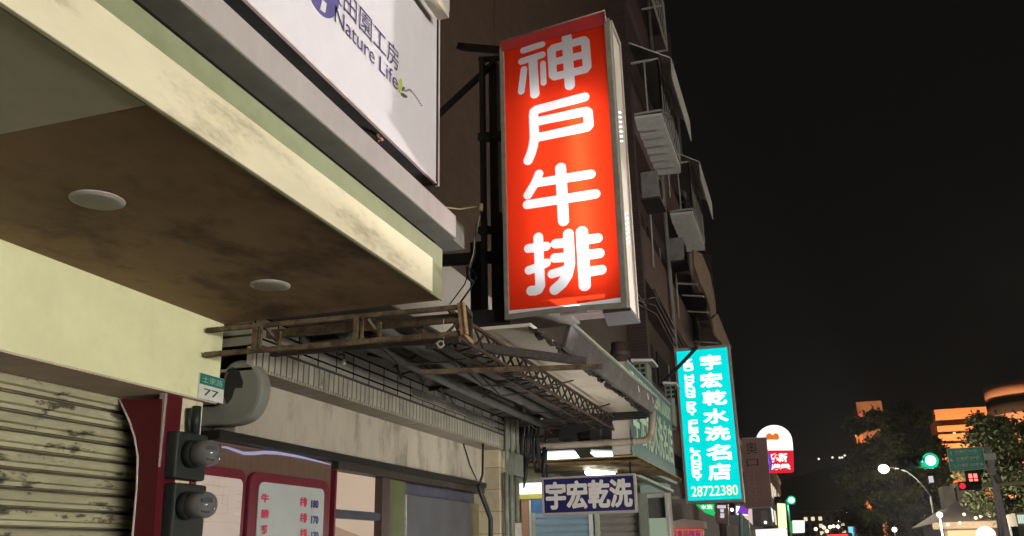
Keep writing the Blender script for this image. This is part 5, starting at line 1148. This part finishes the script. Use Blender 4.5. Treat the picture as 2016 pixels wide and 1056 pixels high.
# signal arm with red lights on the right
YR2 = 44.0
ma = thing('signal_mast_arm', 'pale yellow green mast arm reaching in from the right with red signals', 'mast arm', A(2016, 951, Y=YR2))
m = MB(); m.tube([A(1905, 958, Y=YR2), A(1960, 955, Y=YR2), A(2040, 949, Y=YR2)], .09, 10); m.build('arm', mat('pale_yellow_arm', (0.80, 0.78, 0.52), 0.5), ma)
m = MB(); a = A(2040, 949, Y=YR2); m.tube([a + Vector((0, 0, .5)), Vector((a.x, a.y, 0))], .13, 10); m.build('pole', mat('pale_yellow_arm', (0.80, 0.78, 0.52), 0.5), ma)
rl = emis('red_signal_light', (1.0, 0.02, 0.05), 1.2)
t = signal(1895, 957, YR2 - .1, 'traffic signal showing red at the end of the pale mast arm', 0, 3, rl); t.scale = (.62, .62, .62)
t = thing('pedestrian_signal', 'square pedestrian signal glowing red above the pale mast arm', 'traffic light', A(1917, 942, Y=YR2))
c = A(1917, 942, Y=YR2)
m = MB(); m.box(c + Vector((-.3, 0, -.35)), c + Vector((.3, .25, .35))); m.build('housing', mat('signal_housing', (0.02, 0.03, 0.022), 0.5), t)
m = MB()
for dx, dz in ((-.12, .1), (.08, .1), (-.12, -.12), (.08, -.12)): m.box(c + Vector((dx - .07, -.02, dz - .09)), c + Vector((dx + .07, -.005, dz + .09)))
m.build('red_figure', emis('red_figure', (1.0, 0.10, 0.08), 4.0), t)
t = thing('pedestrian_signal', 'tiny white lit square signal hanging below the green traffic light', 'traffic light', A(1833, 944, Y=YT + 10))
c = A(1833, 944, Y=YT + 10); m = MB(); m.box(c + Vector((-.14, 0, -.2)), c + Vector((.14, .15, .2))); m.build('housing', blackmetal, t)
m = MB(); m.box(c + Vector((-.11, -.01, -.16)), c + Vector((.11, -.002, .16))); m.build('face', emis('dim_white', (0.9, 0.85, 0.9), 0.7), t)

# ------------------------------------------------------------------ buildings beyond, lit orange
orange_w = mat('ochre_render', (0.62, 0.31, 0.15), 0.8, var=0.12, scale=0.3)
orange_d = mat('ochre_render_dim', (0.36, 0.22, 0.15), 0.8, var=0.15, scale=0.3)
YO = 130.0
def oq(pts, Y): return [A(x, y, Y=Y) for x, y in pts]
ob = thing('apartment_tower', 'orange lit apartment building with pale floor bands behind the green road sign', 'building', (A(1900, 900, Y=YO).x, YO, 0))
ax0, ax1 = A(1846, 850, Y=YO).x, A(1962, 850, Y=YO).x
ztop = A(1905, 803, Y=YO).z
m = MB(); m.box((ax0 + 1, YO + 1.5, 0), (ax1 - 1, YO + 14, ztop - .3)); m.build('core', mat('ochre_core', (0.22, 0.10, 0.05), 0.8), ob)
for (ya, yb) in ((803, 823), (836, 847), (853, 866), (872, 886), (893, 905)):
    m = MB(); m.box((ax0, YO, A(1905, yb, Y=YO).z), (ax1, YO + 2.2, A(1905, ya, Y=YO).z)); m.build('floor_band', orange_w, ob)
m = MB()
random.seed(5)
for k in range(7): 
    x = ax0 + 2 + k * 1.1; zz = A(1905, 850 + (k % 3) * 1, Y=YO).z
    m.box((x, YO + 1.45, zz - .15), (x + .35, YO + 1.49, zz + .2))
m.build('lit_windows', emis('warm_window', (1.0, 0.8, 0.5), 1.0), ob)
tw = thing('corner_tower', 'tall dim orange tower with a red neon line on its corner', 'building', (A(1715, 850, Y=150).x, 150, 0))
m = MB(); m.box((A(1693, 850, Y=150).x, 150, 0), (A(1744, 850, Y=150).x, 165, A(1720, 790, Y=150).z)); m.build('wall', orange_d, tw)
m = MB(); m.box((A(1684, 850, Y=149).x, 149, 0), (A(1697, 850, Y=149).x, 160, A(1690, 820, Y=149).z)); m.build('wing', mat('ochre_wing', (0.7, 0.30, 0.12), 0.8), tw)
m = MB(); m.tube([A(1692, 816, Y=148.8), A(1696, 838, Y=148.8)], .22, 8); m.build('neon_line', emis('red_neon', (1.0, 0.05, 0.08), 1.6), tw)
m = MB(); m.box(A(1701, 842, Y=149.9) , A(1705, 846, Y=149.9) + Vector((0, .08, 0))); m.box(A(1683, 856, Y=148.9), A(1686, 861, Y=148.9) + Vector((0, .08, 0))); m.build('lit_windows', emis('warm_window', (1.0, 0.8, 0.5), 1.0), tw)
rt = thing('round_building', 'dim reddish round topped building at the right edge above the trees', 'building', (A(2030, 800, Y=110).x, 110, 0))
cx = A(2052, 760, Y=118); r_ = (A(2052, 760, Y=118) - A(1962, 760, Y=118)).x
m = MB(); zm = A(1965, 742, Y=118).z; zl = A(1965, 768, Y=118).z; zt = zm + .3
m.lathe([(r_ * .96, 0), (r_ * .96, zl), (r_, zl + .01), (r_, zm), (r_ * .93, zm + .02), (r_ * .9, zm - .3)], (cx.x, 126, 0), (0, 0, 1), 36); m.build('drum', mat('red_brown_render', (0.26, 0.15, 0.11), 0.8, var=0.15, scale=.4), rt)
m = MB(); m.lathe([(r_ * 1.005, zl - 2.2), (r_ * 1.005, zl - .3)], (cx.x, 126, 0), (0, 0, 1), 36); m.build('dark_band', recess, rt)
# corner shop with the grey hipped roof, lit front
YH = 62.0
hs = thing('corner_shop', 'grey hip roofed corner building with a glowing shop front at bottom right', 'building', (A(1920, 1050, Y=YH).x, YH, 0))
def hp(x, y, dy=0): return A(x, y, Y=YH + dy)
m = MB(); rb = [hp(1838, 1030), hp(1990, 1012), hp(2060, 1010), hp(2060, 984, 6), hp(1895, 980, 6)]
eave = [(1838, 1031), (2050, 1005)]
za = hp(1840, 1031).z; zr = hp(1900, 980, 5).z
xa, xb = hp(1838, 1030).x, hp(2075, 1030).x
m.add([(xa, YH, za), (xb, YH, za), (xb, YH + 14, za), (xa, YH + 14, za), (xa + 2.4, YH + 6, zr), (xb - 3, YH + 6, zr)], [(0, 1, 5, 4), (1, 2, 5), (2, 3, 4, 5), (3, 0, 4), (3, 2, 1, 0)]); m.build('roof', mat('grey_roof', (0.50, 0.43, 0.39), 0.7, var=0.12, scale=1), hs)
m = MB(); m.box((xa + .6, YH + .6, 0), (xb - .6, YH + 12, za - .02)); m.build('wall', mat('beige_wall', (0.42, 0.34, 0.25), 0.8, var=0.1), hs)
m = MB(); m.box((xa - .1, YH - .15, za - .35), (xb + .1, YH - .02, za + .05)); m.build('eaves_board', mat('tan_eave', (0.5, 0.37, 0.24), 0.7), hs)
m = MB(); m.box((hp(1868, 1050).x, YH + .3, 0.2), (hp(1952, 1050).x, YH + .55, hp(1900, 1044).z)); m.build('lit_front', emis('warm_shop_front', (1.0, 0.72, 0.36), 1.15), hs)
for (x, y) in ((1898, 1013), (1921, 1020), (1931, 1017), (1948, 1016), (1866, 1033), (1890, 1030)):
    m = MB(); m.ball(A(x, y, Y=YH - .3), .10, 8); m.build('eaves_lamp', emis('eaves_lamp', (1.0, 0.75, 0.5), 2.2), hs)
m = MB(); m.ball(A(1941, 1053, Y=YH - .5), (.55, .3, .5), 14); m.build('white_globe_sign', emis('pinkish_globe', (1.0, 0.86, 0.82), 1.5), hs)
for (x0_, x1_, yt, nm) in ((1856, 1880, 958, 'roof_box'), (1884, 1902, 950, 'roof_box'), (1903, 1938, 952, 'roof_box')):
    m = MB(); m.box((hp(x0_, 970, 5).x, YH + 5, zr - 1.2), (hp(x1_, 970, 5).x, YH + 7, hp(x0_, yt, 5).z)); m.build(nm, mat('dim_roof_box', (0.20, 0.17, 0.15), 0.7, var=0.2, scale=2), hs)
t = thing('shop_window_block', 'pale green striped shop windows at the right edge beyond the sign pole', 'shop', (A(2010, 1050, Y=52).x, 52, 0))
m = MB(); m.box((A(2004, 1040, Y=52).x, 52, 0), (A(2060, 1040, Y=52).x, 56, A(2004, 1010, Y=52).z)); m.build('wall', mat('beige_wall', (0.42, 0.34, 0.25), 0.8), t)
m = MB()
for k in range(4): m.box((A(2004 + 4 * k, 1020, Y=51.9).x, 51.9, A(2004, 1031, Y=51.9).z), (A(2006.5 + 4 * k, 1020, Y=51.9).x, 51.98, A(2004, 1014, Y=51.9).z))
m.build('lit_stripes', emis('pale_green_strip', (0.75, 0.95, 0.8), 0.9), t)
m = MB(); m.box((A(1991, 1040, Y=50).x, 50, 0), (A(2004, 1040, Y=50).x, 50.4, A(1991, 1037, Y=50).z)); m.build('green_board', mat('dark_green_board', (0.02, 0.10, 0.06), 0.6), t)

random.seed(13)
def far_block(x, y, w, h, d, label, col, side):
    t = thing('street_building', label, 'building', (x, y, 0), 'dim street buildings toward the road end')
    m = MB(); m.box((x, y, 0), (x + w, y + d, h)); m.build('wall', mat('far_wall_%d' % int(col * 100), (col, col * .8, col * .66), .85, var=.15, scale=.5), t)
    m = MB(); m.box((x - .2, y - .2, h + .004), (x + w + .2, y + d, h + .5)); m.build('parapet', concrete, t)
    xf = x - .02 if side > 0 else x + w + .02
    n = int(d / 3); k_ = 0
    for f in range(int((h - 1) / 3)):
        for j in range(n):
            a = y + 1 + 3 * j; lit = random.random()
            m = MB(); m.box((xf - .02, a, 1.4 + f * 3), (xf + .02, a + 1.7, 3.0 + f * 3))
            m.build('window', emis('warm_window', (1.0, 0.8, 0.5), 1.0) if lit < .3 else emis('cool_window', (.8, .95, 1.0), .55) if lit < .42 else recess, t)
    for j in range(max(1, int(w / 3))):
        for f in range(int((h - 1) / 3)):
            lit = random.random(); a = x + .8 + 3 * j
            if a + 1.6 > x + w: continue
            m = MB(); m.box((a, y - .03, 1.4 + f * 3), (a + 1.5, y - .005, 3.0 + f * 3))
            m.build('window', emis('warm_window', (1.0, 0.8, 0.5), 1.0) if lit < .35 else recess, t)
far_block(17.5, 150, 9, 9.5, 22, 'low warm windowed building right of the road behind the second street lamp', .20, 1)
far_block(17.5, 178, 9, 12.5, 24, 'taller dim building right of the road behind the third street lamp', .15, 1)
far_block(17.0, 208, 9, 8.0, 30, 'long low building right of the road near its end', .22, 1)
far_block(-15, 70, 10, 7.5, 30, 'dim low building left of the road beyond the white square sign', .16, -1)
far_block(-14, 105, 10, 11, 40, 'dim taller building left of the road near its end', .13, -1)
far_block(-4, 420, 26, 17, 20, 'broad pale building closing the road end', .2, 1)
# ------------------------------------------------------------------ trees
def tree(label, base, h, crown, seed, nleaf, lean=(0, 0)):
    rnd = random.Random(seed)
    t = thing('street_tree', label, 'tree', base, 'street trees on the far side')
    B = Vector(base); m = MB()
    top = B + Vector((lean[0], lean[1], h * .75))
    m.tube([B, B + Vector((lean[0] * .3, lean[1] * .3, h * .3)), B + Vector((lean[0] * .7, lean[1] * .7, h * .55)), top], [.35, .27, .18, .06], 10)
    for k in range(9):
        s = B + Vector((lean[0] * .5, lean[1] * .5, h * rnd.uniform(.32, .6))); a = rnd.uniform(0, 6.28); l = rnd.uniform(.35, .75) * crown[0]
        e = s + Vector((math.cos(a) * l, math.sin(a) * l, rnd.uniform(.15, .35) * h))
        m.tube([s, s.lerp(e, .5) + Vector((0, 0, .3)), e], [.12, .08, .03], 6)
    m.build('trunk', mat('dark_bark', (0.07, 0.055, 0.04), 0.9), t)
    m = MB(); cc = B + Vector((lean[0], lean[1], h * .56)); cl = []
    while len(cl) < 60:
        v = Vector((rnd.uniform(-1, 1), rnd.uniform(-1, 1), rnd.uniform(-1, 1)))
        if .25 < v.length < 1: cl.append((cc + Vector((v.x * crown[0], v.y * crown[1], v.z * crown[2])), rnd.uniform(.5, 1.15)))
    for k in range(nleaf):
        c, r = cl[rnd.randrange(len(cl))]
        v = Vector((rnd.gauss(0, .5), rnd.gauss(0, .5), rnd.gauss(0, .32))) * r
        p = c + v; n_ = Vector((rnd.gauss(0, 1), rnd.gauss(0, 1), rnd.gauss(.6, 1))).normalized(); u, w = basis(n_); a = rnd.uniform(0, 6.28)
        d = u * math.cos(a) + w * math.sin(a); e = n_.cross(d); s = rnd.uniform(.14, .30) * (1.15 if base[1] > 80 else .62)
        m.add([p - d * s, p + e * s * .45, p + d * s, p - e * s * .45], [(0, 1, 2, 3)])
    m.build('crown', mat('leaf_green', (0.062, 0.074, 0.024), 0.7, var=0.45, scale=1.2), t)
    return t
def gb(x, Y): p = A(x, 1050, Y=Y); return (p.x, Y, 0)
YTR = 92.0
tree('big dark street tree behind the nearest street lamp', gb(1790, 98), 15.5, (5.2, 5, 7.4), 1, 30000)
tree('dark lower street tree left of the big one beside the second lamp', gb(1735, 118), 12.0, (4.4, 5, 6.0), 2, 18000)
tree('leafy tree at the right edge behind the sign pole', gb(2052, 60), 11.4, (3.6, 3.6, 3.9), 3, 36000)
tree('dark tree behind the green signal left of the orange building', gb(1812, 112), 13.0, (3.4, 4, 6.2), 4, 18000)

# ------------------------------------------------------------------ small lights at the road end and on the hill
t = thing('banner_sign', 'bluish lit narrow banner sign at the road end', 'sign', A(1677, 1045, Y=90))
m = MB(); m.box(A(1672, 1056, Y=90), A(1681, 1037, Y=90) + Vector((0, .2, 0))); m.build('face', emis('blue_banner', (0.25, 0.75, 0.95), 1.0), t)
m = MB(); m.box(A(1681.3, 1060, Y=90), A(1684, 1036, Y=90) + Vector((0, .3, 0))); m.build('edge', darkmet, t)
hl = [(1612, 904), (1639, 901), (1653, 901.5), (1658, 901), (1663, 897)]
for i, (x, y) in enumerate(hl):
    m = MB(); p = A(x, y, Y=1000); m.ball(p, 1.1, 8)
    tag(m.build('hillside_lamp', emis('hill_light', (1.0, 0.88, 0.7), 1.6 if i in (0, 4) else .9)), ('lone small hillside light farthest left above the street end', 'second small hillside light right of the lone one', 'faint hillside light in the middle of the close trio', 'faint hillside light next to the last one', 'highest and rightmost small hillside light')[i], 'light', 'lights on the dark hillside')
rl_pts = [(1622, 1039, (1, .75, .5)), (1628, 1046, (1, .72, .45)), (1634, 1038, (1, .8, .6)), (1650, 1037, (1, .9, .8)), (1606, 1042, (1, .8, .5)), (1761, 1043, (1, .92, .7)), (1850, 1014, (1, .95, .75))]
labs = ('small amber street light low at the road end', 'amber street light lowest of the road end cluster', 'brighter warm street light of the road end cluster', 'small white street light right of the amber cluster', 'faint warm light farthest left of the road end cluster', 'small warm white lamp below the second street lamp', 'white lamp on a short bracket left of the hip roofed building')
for (x, y, cc), lab in zip(rl_pts, labs):
    YY_ = 58 if x == 1850 else 85 if x == 1761 else 330
    p = A(x, y, Y=YY_); s = YY_ / 330
    t = thing('distant_lamp', lab, 'street lamp', (p.x, p.y, 0), 'small lamps low along the street')
    m = MB(); m.ball(p, .55 * s + .08, 8); m.build('globe', emis('far_lamp_%d' % int(cc[2] * 100), cc, 2.5), t)
    m = MB(); m.tube([(p.x, p.y + .2, 0), (p.x, p.y + .2, p.z)], .04 + .05 * s, 6); m.build('pole', galv, t)
def flood(x, y, z, tgt, e, label, size=3.0):
    t = thing('floodlight', label, 'light', (x, y, z), 'floodlights at the foot of the far buildings')
    m = MB(); m.box((x - .3, y - .1, z), (x + .3, y + .1, z + .35)); m.build('housing', galv, t)
    m = MB(); m.tube([(x, y, 0), (x, y, z)], .06, 6); m.build('post', galv, t)
    m = MB(); m.box((x - .26, y + .101, z + .04), (x + .26, y + .115, z + .31)); m.build('lens', emis('sodium_lens', (1.0, 0.6, 0.25), 4.0), t)
    l = bpy.data.lights.new('floodlight_lamp', 'SPOT'); l.energy = e; l.color = (1.0, 0.52, 0.24); l.spot_size = 2.0; l.spot_blend = .6; l.shadow_soft_size = .3
    lo = bpy.data.objects.new('floodlight_lamp', l); COL.objects.link(lo); lo.parent = t; lo.location = (0, .25, .2)
    lo.rotation_euler = (Vector(tgt) - Vector((x, y, z))).to_track_quat('-Z', 'Y').to_euler()
xo_ = (ax0 + ax1) / 2
flood(xo_, YO - 14, 1.2, (xo_, YO, 14), 60000, 'floodlight at the foot of the orange lit apartment building')
flood(A(1715, 850, Y=132).x, 132, 1.2, (A(1715, 850, Y=150).x, 150, 18), 9000, 'floodlight at the foot of the dim orange tower')
flood(A(2040, 850, Y=92).x, 92, 1.2, (cx.x, 118, 24), 4500, 'floodlight at the foot of the round topped building')
l = bpy.data.lights.new('bracket_lamp_light', 'POINT'); l.energy = 2200; l.color = (1.0, .9, .75); l.shadow_soft_size = .3
lo = bpy.data.objects.new('bracket_lamp_light', l); COL.objects.link(lo); lo.location = A(1850, 1014, Y=57.3)
t = thing('bus', 'red tail lit vehicle top at the road end', 'bus', (A(1648, 1056, Y=75).x, 75, 0.012))
p = A(1648, 1050, Y=75)
m = MB(); m.box((p.x - 1.1, 75, .4), (p.x + 1.1, 83, 2.75)); m.build('body', mat('dark_bus_paint', (0.08, 0.08, 0.09), 0.4), t, .12)
m = MB(); m.box((p.x - .75, 74.93, 2.35), (p.x + .75, 74.99, 2.66)); m.build('roof_lamp_bar', emis('red_glow', (1.0, 0.06, 0.05), 1.5), t)
for sx in (-.85, .85):
    m = MB(); m.box((p.x + sx - .12, 74.95, 1.0), (p.x + sx + .12, 74.995, 1.3)); m.build('tail_lamp', emis('red_glow', (1.0, 0.06, 0.05), 1.5), t)
for yy in (76.5, 81.0):
    for sx in (-1.0, 1.0):
        m = MB(); m.lathe([(.48, -.12), (.5, -.08), (.5, .08), (.48, .12)], (p.x + sx, yy, .51), (1, 0, 0), 20); m.build('wheel', blackmetal, t)
m = MB(); m.box((p.x - .95, 74.96, 1.5), (p.x + .95, 74.998, 2.25)); m.build('rear_window', recess, t)
for k, (x_, y_, z_, w_, h_, cc, lab) in enumerate(((17.2, 112, 3.2, .3, 1.0, (1, .75, .4), 'warm lit shop strip right of the road below the big tree'), (17.2, 136, 3.6, .3, 1.4, (1, .5, .3), 'orange lit shop strip right of the road below the second lamp'),
        (17.2, 160, 4.2, .3, 1.2, (1, .9, .7), 'pale lit shop strip right of the road below the third lamp'), (-3.6, 78, 4.0, .3, 1.2, (.7, .9, 1), 'bluish lit shop strip left of the road beyond the white square sign'), (-3.6, 110, 4.6, .3, 1.6, (1, .6, .5), 'pinkish lit shop strip left of the road near its end'))):
    t = thing('shop_light_strip', lab, 'sign', (x_, y_, z_), 'lit shop strips along the far street')
    m = MB(); m.box((x_, y_, z_), (x_ + w_, y_ + 9, z_ + h_)); m.build('box', darkmet, t)
    m = MB(); m.box((x_ - .02, y_ - .04, z_ + .05), (x_ + w_ + .02, y_ - .005, z_ + h_ - .05)); m.box((x_ - .04 if x_ > 0 else x_ + w_ + .005, y_, z_ + .05), (x_ - .005 if x_ > 0 else x_ + w_ + .04, y_ + 9, z_ + h_ - .05)); m.build('lit_face', emis('strip_light_%d' % k, cc, 1.6), t)
t = thing('upright_banner', 'thin orange lit upright neon banner under the second street lamp', 'sign', A(1704, 1030, Y=125))
m = MB(); m.prism(oq([(1700, 990), (1706, 990), (1709, 1042), (1705, 1042)], 125), (0, .3, 0)); m.build('strip', mat('brown_red_banner', (0.35, 0.12, 0.05), 0.7), t)
m = MB(); m.prism(oq([(1706, 1031), (1709, 1031), (1709.5, 1043), (1706.5, 1043)], 124.9), (0, .08, 0)); m.build('glow', emis('orange_glow', (1.0, 0.5, 0.1), 1.0), t)

# ================================================================== UNSEEN LIT SHOP ACROSS THE ROAD (added as the key light)
xs_ = thing('unseen_lit_shop', 'unseen single storey shop across the road, added with a lit glass front as key light', 'building', (17, 3, 0))
m = MB(); m.box((17.3, -14, .13), (26, 4, 5.5)); m.build('wall', concrete, xs_)
for k in range(4):
    y_ = -13.4 + k * 3.8
    m = MB(); m.box((17.2, y_, .5), (17.28, y_ + 3.5, 3.0)); w = m.build('lit_window', emis('key_window_light', (1.0, 0.95, 0.88), 44.0), xs_)
    m = MB(); m.box((17.15, y_ - .12, .3), (17.29, y_ - .02, 3.1)); m.build('frame', galv, w)
m = MB(); m.box((16.6, -14, 3.2), (17.29, 4, 3.35)); m.build('awning', galv, xs_)

# ================================================================== UNSEEN BELOW THE FRAME: CART AND CAR ADDED TO LIGHT CANOPY AND LONG SIGN
fc = thing('added_lamp_cart', 'unseen steel cooking cart added with a lit tube lamp to brighten the canopy', 'cart', (-2.0, 7.1, .13))
m = MB(); m.box((-2.35, 6.3, .45), (-1.65, 7.9, 1.0)); m.build('body', galv, fc, .02)
m = MB(); m.box((-2.39, 6.26, 1.002), (-1.61, 7.94, 1.03)); m.build('top', mat('added_cart_top', (.55, .55, .54), .35, metal=.6), fc)
for yy in (6.55, 7.65):
    for xx in (-2.31, -1.69):
        m = MB(); m.lathe([(.15, -.03), (.17, -.02), (.17, .02), (.15, .03)], (xx, yy, .30), (1, 0, 0), 18); m.build('wheel', blackmetal, fc)
for yy in (6.32, 7.88):
    m = MB(); m.tube([(-1.70, yy, 1.03), (-1.70, yy, 1.36)], .015, 8); m.build('upright', galv, fc)
m = MB(); m.tube([(-1.70, 6.35, 1.38), (-1.70, 7.85, 1.38)], .018, 10); m.build('lamp_tube', emis('added_tube_light', (1.0, .97, .9), 85.0), fc)  # added tube below view, strength set to brighten the canopy lining
m = MB(); m.box((-1.68, 6.3, 1.35), (-1.65, 7.9, 1.41)); m.build('added_lamp_shield', galv, fc)
pc = thing('added_lamp_car', 'unseen dark car added to carry the spot that shadows the long white sign', 'car', (2.7, 16.5, .012))
m = MB(); prof = [(14.6, .35), (14.55, 1.05), (15.5, 1.15), (16.1, 1.55), (18.6, 1.57), (18.9, 1.1), (18.9, .35)]
m.prism([(1.9, y, z) for y, z in prof], (1.65, 0, 0)); m.build('body', mat('added_car_paint', (.03, .03, .04), .25, metal=.4, var=.02), pc, .08)
m = MB(); m.prism([(1.885, y, z) for y, z in ((15.8, 1.18), (16.2, 1.50), (18.5, 1.52), (18.7, 1.18))], (.006, 0, 0)); m.build('added_car_window', recess, pc)
for yy in (15.3, 18.1):
    for xx in (1.98, 3.47):
        m = MB(); m.lathe([(.28, -.09), (.32, -.07), (.32, .07), (.28, .09)], (xx, yy, .335), (1, 0, 0), 20); m.build('wheel', blackmetal, pc)
for xx in (2.15, 3.3):
    m = MB(); m.ball((xx, 14.55, .95), (.13, .06, .08), 12); m.build('added_headlight', emis('added_headlight_glow', (1.0, .97, .92), 6.0), pc)
l = bpy.data.lights.new('added_sign_spot', 'SPOT'); l.energy = 9500; l.color = (1.0, .93, .95); l.spot_size = math.radians(9.5); l.spot_blend = .3; l.shadow_soft_size = .05  # added spot aimed upward to throw the red sign's shadow on the white sign
lo = bpy.data.objects.new('added_sign_spot', l); COL.objects.link(lo); lo.parent = pc
lo.location = Vector((2.15, 14.45, .98)) - pc.location
lo.rotation_euler = (Vector((-1.57, 2.45, 4.0)) - Vector((2.15, 14.45, .98))).to_track_quat('-Z', 'Y').to_euler()

# ------------------------------------------------------------------ thin night air
hm = bpy.data.materials.new('night_haze'); hm.use_nodes = True; ht = hm.node_tree
for n_ in list(ht.nodes):
    if n_.type != 'OUTPUT_MATERIAL': ht.nodes.remove(n_)
hv_ = nd(ht, 'ShaderNodeVolumePrincipled'); hv_.inputs['Density'].default_value = 0.00028; hv_.inputs['Color'].default_value = (.9, .9, .9, 1); hv_.inputs['Anisotropy'].default_value = .6
ht.links.new(hv_.outputs[0], ht.nodes['Material Output'].inputs['Volume'])
m = MB(); m.box((-520, -320, -2), (720, 2520, 150)); tag(m.build('haze', hm), kind='stuff')
